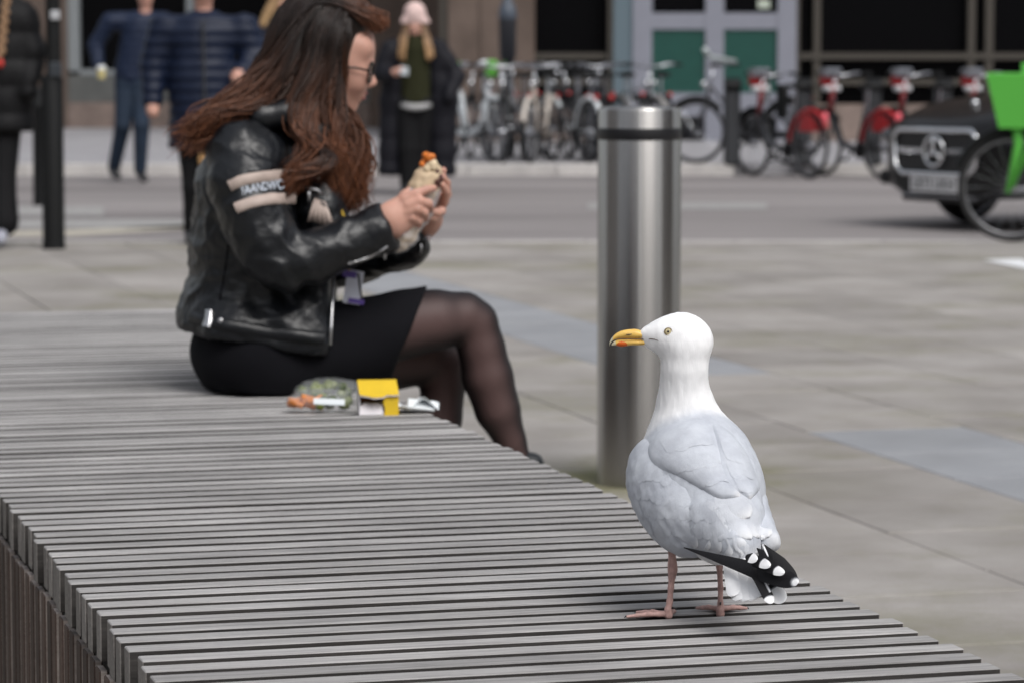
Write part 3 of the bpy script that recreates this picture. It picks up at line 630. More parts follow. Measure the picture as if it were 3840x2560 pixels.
        for sg in ((1,-1) if mirror else (1,)):
            vv = [(v if sg > 0 else mirror_pt(v))-org for v in vs]; ff2 = fs if sg > 0 else [q[::-1] for q in fs]
            me = mesh_of('feather', vv, ff2); attr(me,'white',wv); attr(me,'dark',dv)
            par = parent if sg > 0 else wings[({'wing':'wing','scapulars':'scapulars'}[parent.name.split('.')[0]],-1)]
            outs.append(link('feather', me, Mf, par))
        return outs
    W1 = wings[('wing',1)]; S1 = wings[('scapulars',1)]; S2 = wings[('scapulars',-1)]; BP = {S1.name: bvh([S1]), S2.name: bvh([S2])}
    def f_on(a, b, w, wt=.0, tip=.12, parent=W1, lift=.0016, mirror=False, blunt=.6, edge=.0, tipw=.3, curve=0, bv=None):
        bv = bv or BV0; A, B = hit(*a, bv), hit(*b, bv)
        if not A or not B: return
        feather(A[0], B[0], w, -.0008, lift, lambda t, s: min(1, wt + (.50*min(1,max(0,(t-1+tip)/max(.10,tip*.8))) if tip else 0) + edge*(abs(s)>.8)*t), None, parent, mirror=mirror, blunt=blunt, tipw=tipw, bv=bv)
    rnd = random.Random(5)
    # coverts: rows over the wing
    rows = [((215,770),(330,800),7,(35,75)), ((200,850),(430,900),10,(40,80)), ((205,935),(520,960),11,(50,80)), ((250,1020),(600,1040),11,(62,72))]
    for (a, b, n, dr) in rows:
        for i in range(n):
            t = (i+.5)/n; x = a[0]+(b[0]-a[0])*t+rnd.uniform(-6,6); y = a[1]+(b[1]-a[1])*t+rnd.uniform(-8,8)
            f_on((x,y), (x+dr[0]*(.6+.8*t)+rnd.uniform(-5,5), y+dr[1]*(1-.25*t)+rnd.uniform(-5,5)), .0150, .05*rnd.random(), .0, lift=.0003)
    # secondaries / greater coverts with pale tips along the lower rear of the wing
    sec = [((360,1000),(505,1140)),((410,985),(560,1150)),((455,965),(610,1165)),((500,950),(655,1185)),((545,940),(700,1190)),((590,935),(740,1185)),((630,935),(775,1172)),((655,935),(800,1150))]
    for i, (a, b) in enumerate(sec): f_on(a, b, .020, .04+.02*i, .12+.02*i, lift=.0016, edge=.10, tipw=.16)
    # tertials: broad white-tipped
    for a, b, w in (((590,900),(742,1110),.024),((620,900),(775,1105),.026),((645,900),(805,1110),.028),((665,905),(826,1100),.028)):
        f_on(a, b, w, .10, .30, lift=.0024, tipw=.26, mirror=False)
    f_on((600,880),(735,1012),.030,.12,.28,W1,lift=.0040,tipw=.32)
    # single back feathers showing on the scapular pads
    for (a, b, n, dr, w, par) in [((330,640),(520,600),5,(58,80),.022,S1), ((330,735),(560,680),6,(70,80),.023,S1), ((430,790),(600,760),5,(78,80),.025,S1), ((610,650),(690,680),3,(45,95),.022,S2), ((640,740),(760,770),3,(45,95),.024,S2), ((680,810),(780,830),3,(40,80),.024,S2)]:
        for i in range(n):
            t = (i+.5)/n; x = a[0]+(b[0]-a[0])*t+rnd.uniform(-6,6); y = a[1]+(b[1]-a[1])*t+rnd.uniform(-6,6)
            f_on((x,y), (x+dr[0]+rnd.uniform(-8,8), y+dr[1]+rnd.uniform(-8,8)), w, .03, .04, par, lift=.0006, mirror=False, bv=BP[par.name])
    # --- primaries: long black vanes with white tips, beyond the body
    nL = (Lf*.80 + Up*.58 - F*.0).normalized()
    def prim(a, b, w, tipm, parent=W1, n0=nL, tipw=.22, rootw=.3, spots=(), ramp=.2):
        def wh(t, s):
            m = min(1.0, max(0.0, (t-tipm-.04*s*s)/.02))
            for (t0, t1, s0, s1) in spots:
                if t0 < t < t1 and s0 < s < s1: m = 1.0
            return m
        feather(a, b, w, .0003, .0012, wh, lambda t, s: 1-wh(t,s), parent, droop=.03, snap=False, n0=n0, blunt=.3, tipw=tipw, rootw=rootw, ramp=ramp)
    prim(Q(440,1148,-.092), Q(958,1309,-.250), .0245, .940, tipw=.16, rootw=.05, ramp=.75)
    for i, (ax_, ay, ad_, bx_, by, bd, w, tm, tw) in enumerate([(740,1205,-.20, 895,1266,-.2415,.0130,.70,.30), (720,1185,-.195, 832,1234,-.229,.0135,.60,.40), (735,1190,-.206, 772,1207,-.2165,.0135,.10,.9)]):
        prim(Q(ax_,ay,ad_), Q(bx_,by,bd), w, tm, tipw=tw)
    # far wing: primaries crossing over the tail, seen above and below
    R1 = wings[('wing',-1)]; nR = (Vector((.05,-1,.35))).normalized()
    prim(Q(800,1130,-.190), Q(948,1296,-.238), .016, 2, R1, nR, .35, .02, (), .5); prim(Q(770,1150,-.186), Q(888,1262,-.228), .022, 2, R1, nR, .4, .05, (), .5)
    prim(Q(800,1140,-.197), Q(822,1190,-.2275), .0022, -1, R1, nR, .5, .2)
    prim(Q(760,1240,-.19), Q(892,1396,-.225), .022, .60, R1, nR, .25, .3, ((.40,.50,-.2,.5),))
    prim(Q(755,1240,-.192), Q(838,1402,-.232), .014, .78, R1, nR, .25, .3, ((.3,.72,-1,-.4),))
    # --- tail
    tail_n = (Vector((-.35,-.75,.5))).normalized()
    tl = thing_child('tail', root)
    for i, (a, b, w) in enumerate((((640,1150,-.115),(668,1368,-.185),.020),((650,1150,-.116),(695,1384,-.19),.024),((665,1150,-.118),(730,1384,-.195),.026),((690,1160,-.12),(765,1378,-.20),.026),((710,1170,-.122),(795,1360,-.205),.026))):
        feather(Q(*a), Q(*b)+Vector((0,-.0015*i,0)), w, .0, .001, lambda t,s: 1, None, tl, droop=.1, snap=False, n0=tail_n, blunt=.6, tipw=.2)
    # --- bill
    bill_y = pbr('bill_yellow', (.74,.47,.11), .38, var=.12, scale=180, spec=.5); bill_tip = pbr('bill_tip', (.62,.58,.42), .4); red = pbr('bill_red', (.62,.11,.01), .4); dkm = pbr('bill_dark', (.05,.025,.012), .5)
    def loft(secs, name, mat, parent, n=30):
        """secs: (cx, ytop, ybottom, half width m)"""
        b = MB(); vs = []
        for (cx, yt, yb, hw) in secs:
            T = Q(cx,yt,.027); B = Q(cx,yb,.027); c = (T+B)/2; h = (T.z-B.z)/2
            for k in range(n):
                a = 2*math.pi*k/n; vs.append(c + Vector((0, hw*math.cos(a), h*math.sin(a))))
        m = len(secs); b.add(vs, [(i*n+k, i*n+(k+1)%n, (i+1)*n+(k+1)%n, (i+1)*n+k) for i in range(m-1) for k in range(n)] + [tuple(range(n)), tuple(range((m-1)*n, m*n))[::-1]])
        return b.build(name, mat, parent, org, smooth=True)
    up = [(300,200,208,.002),(272,183,207,.0065),(250,170,206.5,.0072),(225,162,206,.0070),(200,162,205,.0064),(175,165,203,.0060),(150,172,204,.0056),(130,184,208,.0050),(116,198,216,.0040),(107,212,228,.0028),(103,224,236,.0014),(104,234,239,.0004)]
    bill = thing_child('bill', root)
    u_ = loft([tuple(r) for r in spline(up,60)], 'upper_mandible', [bill_y, bill_tip], bill); 
    for p in u_.data.polygons:
        if p.center.x+org.x < Q(119,200,.027).x: p.material_index = 1
    lo = [(292,207,212,.002),(268,207.5,230,.0060),(240,207.5,234,.0063),(210,207,234,.0058),(188,206.5,236,.0054),(170,206.5,240,.0052),(155,207,240.5,.0048),(140,209,237,.0040),(126,215,235,.0030),(117,224,236,.0018),(113,231,236,.0006)]
    l_ = loft([tuple(r) for r in spline(lo,60)], 'lower_mandible', [bill_y, red, bill_tip], bill)
    for p in l_.data.polygons:
        x = p.center.x+org.x; zc = p.center.z+org.z
        if ((x-Q(160,0,.027).x)*3472/25)**2 + ((zc-Q(0,234,.027).z)*3472/19)**2 < 1: p.material_index = 1
        elif x < Q(131,200,.027).x: p.material_index = 2
    MB().tube([hit(325,214)[0],hit(308,208)[0],hit(295,206)[0],hit(284,206)[0],Q(270,206.5,.0205),Q(230,206.6,.0200),Q(190,205.5,.0206),Q(150,206.5,.0217)], [.0003,.0005,.0006,.0006,.0006,.0006,.0006,.0005], 6).build('gape_line', dkm, bill, org)
    MB().tube([Q(205,184.5,.0206),Q(190,186,.0204),Q(178,186,.0204)], [.0004,.0008,.0005], 6).build('nostril', dkm, bill, org)
    # --- eyes
    iris = pbr('iris', (.52,.45,.27), .2, var=.2, scale=500); pup = pbr('pupil', (.003,.003,.003), .12, spec=.8); ring = pbr('eye_ring', (.34,.25,.10), .5); lid = pbr('eyelid', (.06,.055,.045), .6)
    for sg in (-1,1):
        # nearest surface point on the cheek
        P0 = Q(365,166,.028); src = P0 + Vector((0, sg*.2, 0)); h = BV.ray_cast(src, Vector((0,-sg,0)))
        c = h[0]; nrm_ = Vector((0,sg,0)) if False else h[1]; nrm_ = (nrm_*.35 + Vector((-.10,sg,.02))).normalized()
        eye = thing_child('eye', root)
        M = nrm_.to_track_quat('Z','Y').to_matrix()
        def disc(name, r, hgt, mat, off, sx=1.0):
            b = MB(); pr_ = [(r*math.cos(q), hgt*math.sin(q)) for q in [0,.3,.6,.9,1.2,1.5]]
            b.lathe(pr_, n=24); o_ = b
            o_.v = [M @ Vector((v.x*sx, v.y, v.z)) + c + nrm_*off for v in o_.v]; return o_.build(name, mat, eye, org, smooth=True)
        disc('eyelid', .0054, .0012, lid, -.0004, 1.06); t_ = MB().torus((0,0,0), .0048, .00032, 'z', 28, 8); t_.v = [M @ Vector((v.x*1.06,v.y,v.z)) + c + nrm_*.0006 for v in t_.v]; t_.build('eye_ring', ring, eye, org, smooth=True)
        disc('iris', .0042, .0012, iris, .0002); disc('pupil', .0023, .0013, pup, .00035)
    # --- legs and feet
    pink = pbr('pink_leg_skin', (.50,.315,.285), .5, var=.25, scale=120, bump=.4, bscale=260, bdist=.0008, spec=.4); claw = pbr('claw', (.02,.018,.018), .4)
    web = pbr('foot_web', (.46,.28,.255), .5, var=.2, scale=90)
    def leg(pts, toes, foot):
        ps = [(Q(*p[:3]), p[3]) for p in pts]
        body('leg', chain([(tuple(a), r) for a, r in ps], k=.003) , .0011, pink, root, org, sm=2)
        ft = thing_child('foot', root); fz = BENCH_Z
        c = Q(*foot); c.z = fz+.006
        for i, (dx, dy_) in enumerate(toes):
            tip = c + Vector((dx, dy_, 0)); tip.z = fz+.0028; mid = c.lerp(tip,.5); mid.z = fz+.0055; q3 = c.lerp(tip,.75); q3.z = fz+.0042
            body('toe', chain([(tuple(c),.0046),(tuple(c.lerp(tip,.25)),.0033),(tuple(mid),.0036),(tuple(q3),.0029),(tuple(tip),.0021)], k=.002), .0011, pink, ft, org, sm=2)
            d = (tip-c).normalized(); MB().tube([tip, tip+d*.002+Vector((0,0,.0008)), tip+d*.0042+Vector((0,0,-.0014))], [.0014,.0011,.0003], 6).build('claw', claw, ft, org, smooth=True)
        for i in range(len(toes)-1):
            a = c+Vector((toes[i][0],toes[i][1],0)); b = c+Vector((toes[i+1][0],toes[i+1][1],0)); m_ = MB(); g = []
            for t in (0.05,.25,.45,.65,.85):
                for s in (0,.25,.5,.75,1):
                    e = c.lerp(a,t).lerp(c.lerp(b,t),s); e = c + (e-c)*(1-.22*math.sin(s*math.pi)*t); e.z = fz+.0046*(1-t)+.0026; g.append(e)
            m_.add(g, [(i_*5+j, i_*5+j+1, (i_+1)*5+j+1, (i_+1)*5+j) for i_ in range(4) for j in range(4)]); wb = m_.build('web', web, ft, org, smooth=True)
            md = wb.modifiers.new('thick','SOLIDIFY'); md.thickness = .0012
        h = c - (Vector((toes[1][0],toes[1][1],0)).normalized())*.005 + Vector((0,0,.008)); b_ = h - Vector((toes[1][0],toes[1][1],0)).normalized()*.006
        MB().tube([h,b_,b_-Vector((0,0,.002))], [.0016,.0011,.0004], 6).build('hind_claw', claw, ft, org, smooth=True)
    leg([(386,1130,-.035,.0075),(386,1165,-.035,.0046),(388,1225,-.034,.0056),(389,1250,-.033,.0060),(386,1280,-.033,.0045),(381,1330,-.033,.0038),(376,1390,-.033,.0038),(370,1430,-.033,.0048),(370,1452,-.033,.0060)], [(-.054,-.004),(-.040,.030),(.010,.036)], (372,1460,-.033))
    leg([(600,1180,.005,.0065),(601,1235,.006,.0040),(606,1330,.008,.0034),(605,1400,.008,.0036),(604,1430,.008,.0048),(605,1448,.008,.0058)], [(-.030,.020),(.004,.048),(.035,.018)], (606,1452,.008))
def thing_child(name, parent):
    o = bpy.data.objects.new(name, None); COL.objects.link(o); o.parent = parent; o.empty_display_size = .02; return o
gull_build()

# ================================================================== SEATED WOMAN, HER FOOD
M_skin = pbr('skin', (.52,.29,.225), .5, var=.10, scale=14, spec=.35)
M_skin.node_tree.nodes['Principled BSDF'].inputs['Subsurface Weight'].default_value = .08
M_leather = pbr('black_leather', (.0045,.0055,.0075), .38, var=.25, scale=18, bump=.45, bscale=55, spec=.45, bdist=.004)
M_knit = pbr('black_knit', (.006,.006,.008), .95, bump=.3, bscale=220, spec=.15, sheen=.0)
M_tan = pbr('tan_leather', (.42,.34,.30), .6, var=.1, scale=30)
M_metal = pbr('zip_metal', (.55,.55,.56), .3, 1)
M_lips = pbr('lips', (.33,.10,.095), .45)
def tights_mat():
    m = pbr('sheer_black_tights', (.05,.03,.03), .55, spec=.3); N, L = nodes_of(m); b = N['Principled BSDF']
    lw = N.new('ShaderNodeLayerWeight'); lw.inputs[0].default_value = .35; cr = N.new('ShaderNodeValToRGB')      # sheer fabric over skin: thinner to look through head-on
    cr.color_ramp.elements[0].position = .03; cr.color_ramp.elements[1].position = .62; cr.color_ramp.elements[0].color = (.088,.052,.049,1); cr.color_ramp.elements[1].color = (.005,.004,.006,1); e_ = cr.color_ramp.elements.new(.28); e_.color = (.028,.018,.018,1)
    L.new(lw.outputs['Facing'], cr.inputs[0]); L.new(cr.outputs[0], b.inputs['Base Color']); return m
def hair_mat(name, dark, light, z0, z1):
    """root-to-tip colour by height, strand streaks"""
    m = bpy.data.materials.new(name); m.use_nodes = True; N, L = nodes_of(m); b = N['Principled BSDF']; b.inputs['Roughness'].default_value = .45; b.inputs['Specular IOR Level'].default_value = .35
    at_ = N.new('ShaderNodeAttribute'); at_.attribute_name = 'tip'; r_ = N.new('ShaderNodeAttribute'); r_.attribute_name = 'tone'
    cr = N.new('ShaderNodeValToRGB'); cr.color_ramp.elements[0].position = .25; cr.color_ramp.elements[1].position = .95; cr.color_ramp.elements[0].color = (*dark,1); cr.color_ramp.elements[1].color = (*light,1); L.new(at_.outputs['Fac'], cr.inputs[0])
    mx = N.new('ShaderNodeMix'); mx.data_type = 'RGBA'; mx.blend_type = 'MULTIPLY'; mx.inputs[0].default_value = 1; L.new(cr.outputs[0], mx.inputs[6]); L.new(r_.outputs['Fac'], mx.inputs[7]); L.new(mx.outputs[2], b.inputs['Base Color'])
    return m
def tufts(name, curves, mat, parent, org, n=5):
    """curves: list of (points, radii, tone); all locks of one head of hair"""
    b = MB(); tip = []; tone = []
    for pts, rad, tn in curves:
        k0 = len(b.v); b.tube(pts, list(rad), n, True); m = len(pts)
        for i in range(m): tip += [i/(m-1)]*n; tone += [tn]*n
    o = b.build(name, mat, parent, org, smooth=True); attr(o.data,'tip',tip); attr(o.data,'tone',tone); return o

WY = 6.95
def woman_build():
    p = lambda x, y, d=0.0: at(x, y, WY+d)
    org = p(640, 905, 0); org.z = BENCH_Z
    root = thing('person', 'seated person with long brown hair, black leather jacket and skirt, eating a wrap', 'person', org)
    O = tuple(org)
    T = lambda *a: tuple(p(*a))
    # ---------- head, neck and core: one continuous surface; profile drawn from the side
    hp = [ell(T(752,118,0), (.098,.074,.100), None, .02),                       # skull
          ell(T(796,162,0), (.050,.056,.082), None, .02),                       # face mass
          cone(T(835,92,0), T(836,150,0), .023, .020, .012), cone(T(828,108,.03), T(828,108,-.03), .028, .028, .014), cone(T(843,147,.022), T(843,147,-.022), .011, .011, .008),   # forehead
          cone(T(840,162,0), T(853,186,0), .0075, .0110, .008), ball(T(856,190,0), .0098, .005),    # nose
          ball(T(848,195,-.010), .008, .006), ball(T(848,195,.010), .008, .006),
          ell(T(818,182,-.032), (.028,.022,.030), None, .012), ell(T(818,182,.032), (.028,.022,.030), None, .012),     # cheeks
          cone(T(818,214,-.010), T(816,214,.010), .0165, .0165, .010), ell(T(829,214,0), (.0125,.020,.0065), None, .004), ell(T(825,225,0), (.0125,.019,.0070), None, .004),   # lips
          cone(T(797,241,-.006), T(797,241,.006), .0195, .0195, .012), cone(T(797,241,-.004), T(760,215,-.045), .017, .020, .015), cone(T(797,241,.004), T(760,215,.045), .017, .020, .015),   # chin, jaw
          cone(T(742,190,0), T(690,310,0), .052, .058, .02), cone(T(690,310,0), T(640,420,0), .07, .12, .03, ((0,1,0),1.25)), cone(T(640,420,0), T(600,760,0), .105, .105, .03, ((0,1,0),1.25))]
    body('body', hp, .0045, M_skin, root, O, sm=2)
    # ---------- lips tint, eye, brow
    MB().sphere(p(830,214.5,0), (.0140,.0215,.0056), 14, 10).sphere(p(826,225,0), (.0140,.0205,.0062), 14, 10).build('lips', M_lips, root, O, smooth=True)
    for sd in (-1,1):
        MB().sphere(p(836,164,sd*.030), (.010,.011,.008), 12, 8).build('eye', pbr('eye_white', (.5,.45,.42), .3), root, O, smooth=True)
        MB().tube([p(824,148,sd*.045),p(838,143,sd*.034),p(846,147,sd*.018)], [.002,.0035,.002], 6).build('eyebrow', pbr('brow', (.03,.018,.012), .8), root, O, smooth=True)
        MB().tube([p(829,161,sd*.045),p(838,158,sd*.038),p(845,162,sd*.026)], [.0015,.003,.0015], 6).build('eyelashes', pbr('lash', (.012,.008,.006), .8), root, O, smooth=True)
    # ---------- glasses
    gl = thing_child('glasses', root); Mfr = pbr('spectacle_frame', (.03,.025,.022), .25, .6)
    Mlens = bpy.data.materials.new('lens'); Mlens.use_nodes = True; bb = Mlens.node_tree.nodes['Principled BSDF']; bb.inputs['Transmission Weight'].default_value = 1; bb.inputs['Roughness'].default_value = .02; bb.inputs['IOR'].default_value = 1.1
    for sd in (-1,1):
        c = p(851,167,sd*.034); b = MB().torus((0,0,0), .0245, .0027, 'x', 28, 6); yaw = Matrix.Rotation(sd*.12,3,'Z') @ Matrix.Rotation(.16,3,'Y')
        b.v = [yaw @ Vector((v.x, v.y, v.z*.92)) + c for v in b.v]; b.build('rim', Mfr, gl, O, smooth=True)
        l_ = MB().lathe([(.0239,-.0004),(.012,.0012),(.0005,.0016),(.0005,.0008),(.012,.0004),(.0239,-.0012)], axis='x', n=24); l_.v = [yaw @ Vector((v.x,v.y,v.z*.92)) + c for v in l_.v]; l_.build('lens', Mlens, gl, O, smooth=True)
        MB().tube([c+Vector((-.003,sd*.023,.004)), p(820,157,sd*.066), p(770,152,sd*.074), p(752,162,sd*.074)], .0028, 6).build('temple_arm', Mfr, gl, O, smooth=True)
    MB().tube([p(853,160,-.012), p(855,157,0), p(853,160,.012)], .0016, 6).build('bridge', Mfr, gl, O, smooth=True)
    # ---------- skirt
    sk = [ell(T(610,800,-.0), (.150,.205,.115), None, .04), cone(T(590,830,-.11), T(640,850,-.11), .105, .095, .04), cone(T(590,830,.11), T(640,850,.11), .105, .095, .04),
          cone(T(620,835,-.10), T(985,745,-.02), .110, .085, .03), cone(T(620,845,.10), T(950,800,.10), .105, .085, .03),
          cone(T(610,860,-.05), T(890,850,.02), .075, .055, .04), cone(T(600,700,0), T(600,800,0), .13, .15, .04, ((0,1,0),1.2))]
    hemA, hemB = p(978,668,-.05), p(893,880,-.05)
    hd = (hemB-hemA); hn = Vector((hd.z,0,-hd.x)).normalized(); hn = hn if hn.x < 0 else -hn
    def wr(V): return (vnoise(V,(9,9,14),4)*.004 + vnoise(V,(22,14,8),8)*.0018)
    body('skirt', sk, .007, M_knit, root, O, cut=[(tuple(hemA), tuple(hn)), ((0,0,BENCH_Z+.004),(0,0,1))], sm=2, disp=wr)
    # ---------- legs in tights
    lg = chain([(T(900,748,-.03),.080),(T(1000,735,-.01),.066),(T(1065,730,.01),.056),(T(1090,742,.015),.0505),(T(1106,800,.02),.0515),(T(1120,865,.025),.0560),(T(1143,940,.03),.0500),(T(1172,1010,.04),.035),(T(1190,1058,.045),.029),(T(1198,1085,.05),.031)], k=.008)
    lg += chain([(T(880,815,.12),.085),(T(975,815,.14),.066),(T(1015,830,.15),.054),(T(1018,880,.15),.050),(T(1010,960,.15),.050),(T(1000,1060,.15),.042),(T(992,1160,.15),.032)], k=.008)
    body('tights', lg, .007, tights_mat(), root, O, cut=[(tuple(hemA-hn*(-.02)), tuple(-hn))], sm=2)
    sh = pbr('black_shoe', (.010,.012,.014), .35)
    body('shoe', chain([(T(1198,1078,.045),.040),(T(1216,1100,.05),.038),(T(1250,1118,.05),.030)], k=.02) + [cone(T(1212,1062,.045), T(1228,1060,.045), .022, .020, .015)], .006, sh, root, O)
    body('shoe', chain([(T(1012,1180,.15),.040),(T(1030,1205,.14),.038),(T(1085,1222,.13),.030)], k=.02), .007, sh, root, O)
    # ---------- jacket
    tor = [cone(T(605,690,0), T(598,560,0), .140, .138, .04, ((0,1,0),1.28)), cone(T(598,560,0), T(600,420,0), .138, .125, .04, ((0,1,0),1.34)), cone(T(590,420,0), T(610,335,0), .125, .085, .04, ((0,1,0),1.5)),
           cone(T(555,752,0), T(640,765,0), .130, .125, .03, ((0,1,0),1.72)), cone(T(530,700,0), T(555,520,0), .085, .09, .04, ((0,1,0),1.6)),
           ball(T(572,372,-.17), .075, .04), ball(T(600,372,.17), .075, .04), cone(T(650,680,0), T(690,640,0), .11, .09, .04, ((0,1,0),1.15)), cone(T(690,620,-.08), T(702,785,-.14), .07, .075, .04), cone(T(690,620,.08), T(702,785,.14), .07, .075, .04), cone(T(500,700,0), T(475,760,0), .07, .06, .04, ((0,1,0),1.8)), cone(T(600,330,0), T(640,300,0), .08, .062, .03, ((0,1,0),1.3))]
    def leather(V):
        d = vnoise(V,(13,13,22),1)*.0035 + vnoise(V,(34,34,40),2)*.0022
        q = V + .03*np.stack([vnoise(V,(8,8,8),21),vnoise(V,(8,8,8),31),vnoise(V,(8,8,8),41)],1); d += .0050*(1-2*np.abs(vnoise(q,(9,14,16),51)))**3 + .0016*(1-2*np.abs(vnoise(q,(40,45,48),61)))**3
        X = V-np.array(p(640,640,-.2)); r = np.sqrt((X**2).sum(1)); d += .006*np.sin(X[:,0]*95+X[:,2]*60)*np.exp(-(r/.085)**2)     # creases at the elbow
        X = V-np.array(p(600,470,-.2)); r = np.sqrt((X**2).sum(1)); d += .004*np.sin(X[:,2]*110-X[:,0]*40)*np.exp(-(r/.07)**2)
        return d
    jhem = (p(420,744,0), p(760,797,0)); jd = jhem[1]-jhem[0]; jn = Vector((-jd.z,0,jd.x)).normalized()
    jfr = (p(762,600,0), p(757,795,0))
    jac = body('jacket', tor, .006, M_leather, root, O, cut=[(tuple(jhem[0]), tuple(jn)), (tuple(p(764,700,0)), (-1,0,-.02))], sm=2, disp=leather)
    rs = chain([(T(558,360,-.165),.076),(T(562,420,-.195),.077),(T(585,500,-.225),.072),(T(617,562,-.235),.067),(T(650,598,-.235),.062),(T(720,585,-.225),.053),(T(800,556,-.205),.048),(T(865,530,-.185),.050),(T(892,520,-.180),.051)], k=.008)
    sl = body('sleeve', rs, .006, M_leather, jac, O, cut=[(tuple(p(893,516,-.18)), (-1,0,-.45))], sm=2, disp=leather)
    ls = chain([(T(600,372,.17),.085),(T(650,480,.22),.078),(T(700,600,.22),.072),(T(800,590,.17),.064),(T(920,555,.09),.056),(T(965,532,.065),.052)], k=.02)
    body('sleeve', ls, .007, M_leather, jac, O, cut=[(tuple(p(972,528,.06)), (-1,0,-.4))], sm=2, disp=leather)
    # collar
    body('collar', chain([(T(560,292,-.10),.024),(T(600,270,-.12),.030),(T(660,262,-.11),.030),(T(700,300,-.10),.024)], k=.02) + chain([(T(560,292,.10),.024),(T(540,288,0),.03),(T(560,292,-.10),.024)], k=.02), .006, M_leather, jac, O)
    # --- details snapped on the jacket surface
    def surf(o): 
        me = o.data; return BVHTree.FromPolygons([v.co+org for v in me.vertices], [tuple(q.vertices) for q in me.polygons])
    BS = surf(sl); BJ = surf(jac); camp = Vector((0,0,CAM_H))
    def on(bv, x, y):
        d = (p(x,y)-camp).normalized(); h = bv.ray_cast(camp, d); return (h[0], h[1]) if h[0] else (p(x,y,-.2), Vector((0,-1,0)))
    def strip(name, line, wpx, mat, bv, parent, lift=.003, n=22):
        """a band laid on the garment along a pixel line"""
        P = spline(line, n); vs = []; 
        for i in range(n):
            t = P[min(i+1,n-1)]-P[max(i-1,0)]; t /= np.linalg.norm(t); s = np.array((-t[1], t[0]))*wpx/2
            for k in (-1,-.9,0,.9,1):
                q = P[i]+s*k; h = on(bv, *q); vs.append(h[0]+h[1]*(lift if abs(k) < 1 else -.001))
        return MB().add(vs, [(i*5+j,(i+1)*5+j,(i+1)*5+j+1,i*5+j+1) for i in range(n-1) for j in range(4)]).build(name, mat, parent, O, smooth=True)
    strip('sleeve_stripe', [(528,428),(560,414),(600,407),(640,403),(672,403)], 26, M_tan, BS, sl)
    strip('sleeve_stripe', [(542,479),(575,466),(615,458),(650,456),(680,456)], 26, M_tan, BS, sl)
    # lettering on the sleeve
    M_let = pbr('lettering', (.55,.60,.68), .6)
    cu = bpy.data.curves.new('lettering','FONT'); cu.body = 'YAANDWOC'; cu.size = 1; cu.extrude = .0; tmp = bpy.data.objects.new('lettering_tmp', cu); COL.objects.link(tmp)
    bpy.context.view_layer.update(); me = bpy.data.meshes.new_from_object(tmp.evaluated_get(bpy.context.evaluated_depsgraph_get())); bpy.data.objects.remove(tmp)
    bm = bmesh.new(); bm.from_mesh(me); bmesh.ops.triangulate(bm, faces=bm.faces[:]); bmesh.ops.subdivide_edges(bm, edges=bm.edges[:], cuts=1, use_grid_fill=False); bm.to_mesh(me); bm.free()
    xs = [v.co.x for v in me.vertices]; ys = [v.co.y for v in me.vertices]; x0, x1, y0, y1 = min(xs), max(xs), min(ys), max(ys)
    base = spline([(555,440),(590,432),(625,427),(662,424)], 60)
    for v in me.vertices:
        t = (v.co.x-x0)/(x1-x0); h = (v.co.y-y0)/(y1-y0); i = min(int(t*59), 58); q = base[i]+(base[i+1]-base[i])*(t*59-i); H = on(BS, q[0]+h*-2, q[1]+11-21*h); v.co = H[0]+H[1]*.0035-org
    me.update(); link('lettering', me, M_let, sl)
    # hem belt, buckle, snap, zip, pocket zip, tassel, badges
    strip('hem_belt', [(440,728),(480,738),(560,754),(650,767),(745,776)], 30, M_leather, BJ, jac, .004)
    strip('buckle', [(484,716),(482,735),(478,752)], 15, M_metal, BJ, jac, .009, 6)
    h = on(BJ,508,737); MB().sphere(h[0], (.0075,.0075,.0075), 12, 8).build('snap_button', M_metal, jac, O, smooth=True)
    strip('seam', [(528,520),(520,600),(505,690)], 3, M_knit, BJ, jac, .002)
    MB().tube([p(765,640,-.14),p(763,700,-.17),p(761,750,-.19),p(758,792,-.2)], .0035, 8).build('zip', M_metal, jac, O, smooth=True)
    strip('cuff_zip', [(800,606),(850,590),(890,566)], 3.5, M_metal, BS, sl, .003)
    MB().tube([p(886,568,-.21), p(885,580,-.21), p(883,596,-.21)], [.005,.0035,.003], 6).build('zip_pull', M_metal, sl, O, smooth=True)
    MB().tube([p(968,560,.02), p(966,586,.02)], [.003,.002], 6).build('zip_pull', M_metal, jac, O, smooth=True)
    fr = body('front_panel', chain([(T(715,400,-.115),.035),(T(740,480,-.125),.045),(T(755,560,-.12),.05)], k=.03, flat=None), .006, M_leather, jac, O, disp=leather)
    BF = surf(fr)
    MB().tube([p(694,432,-.168),p(716,434,-.170),p(730,438,-.170),p(745,452,-.165)], [.004,.006,.004,.003], 8).build('pocket_zip', M_metal, jac, O, smooth=True)
    MB().tube([p(708,436,-.172),p(710,452,-.172),p(707,468,-.172)], [.006,.005,.004], 6).build('zip_pull', M_metal, jac, O, smooth=True)
    tas = MB()
    for k in range(15):
        a = p(724+k*1.6, 456+k*.6, -.172); b = p(708+k*4.1, 508+k*.9+random.uniform(-2,2), -.178+.002*(k%3)); tas.tube([a, a.lerp(b,.5)+Vector((0,-.004,0)), b], [.002,.0035,.0032], 5)
    tas.build('leather_tassel', M_tan, jac, O, smooth=True)
    MB().box(p(712,392,-.165), (.042,.006,.030), Matrix.Rotation(.35,3,'Y')).build('patch', pbr('purple_patch', (.16,.04,.09), .6, var=.4, scale=60), jac, O)
    MB().box(p(712,401,-.166), (.044,.006,.007), Matrix.Rotation(.35,3,'Y')).build('patch_edge', M_tan, jac, O)
    # lanyard and pass
    ly = thing_child('lanyard', root); purple = pbr('purple_plastic', (.10,.06,.28), .4); white = pbr('white_card', (.55,.57,.66), .4)
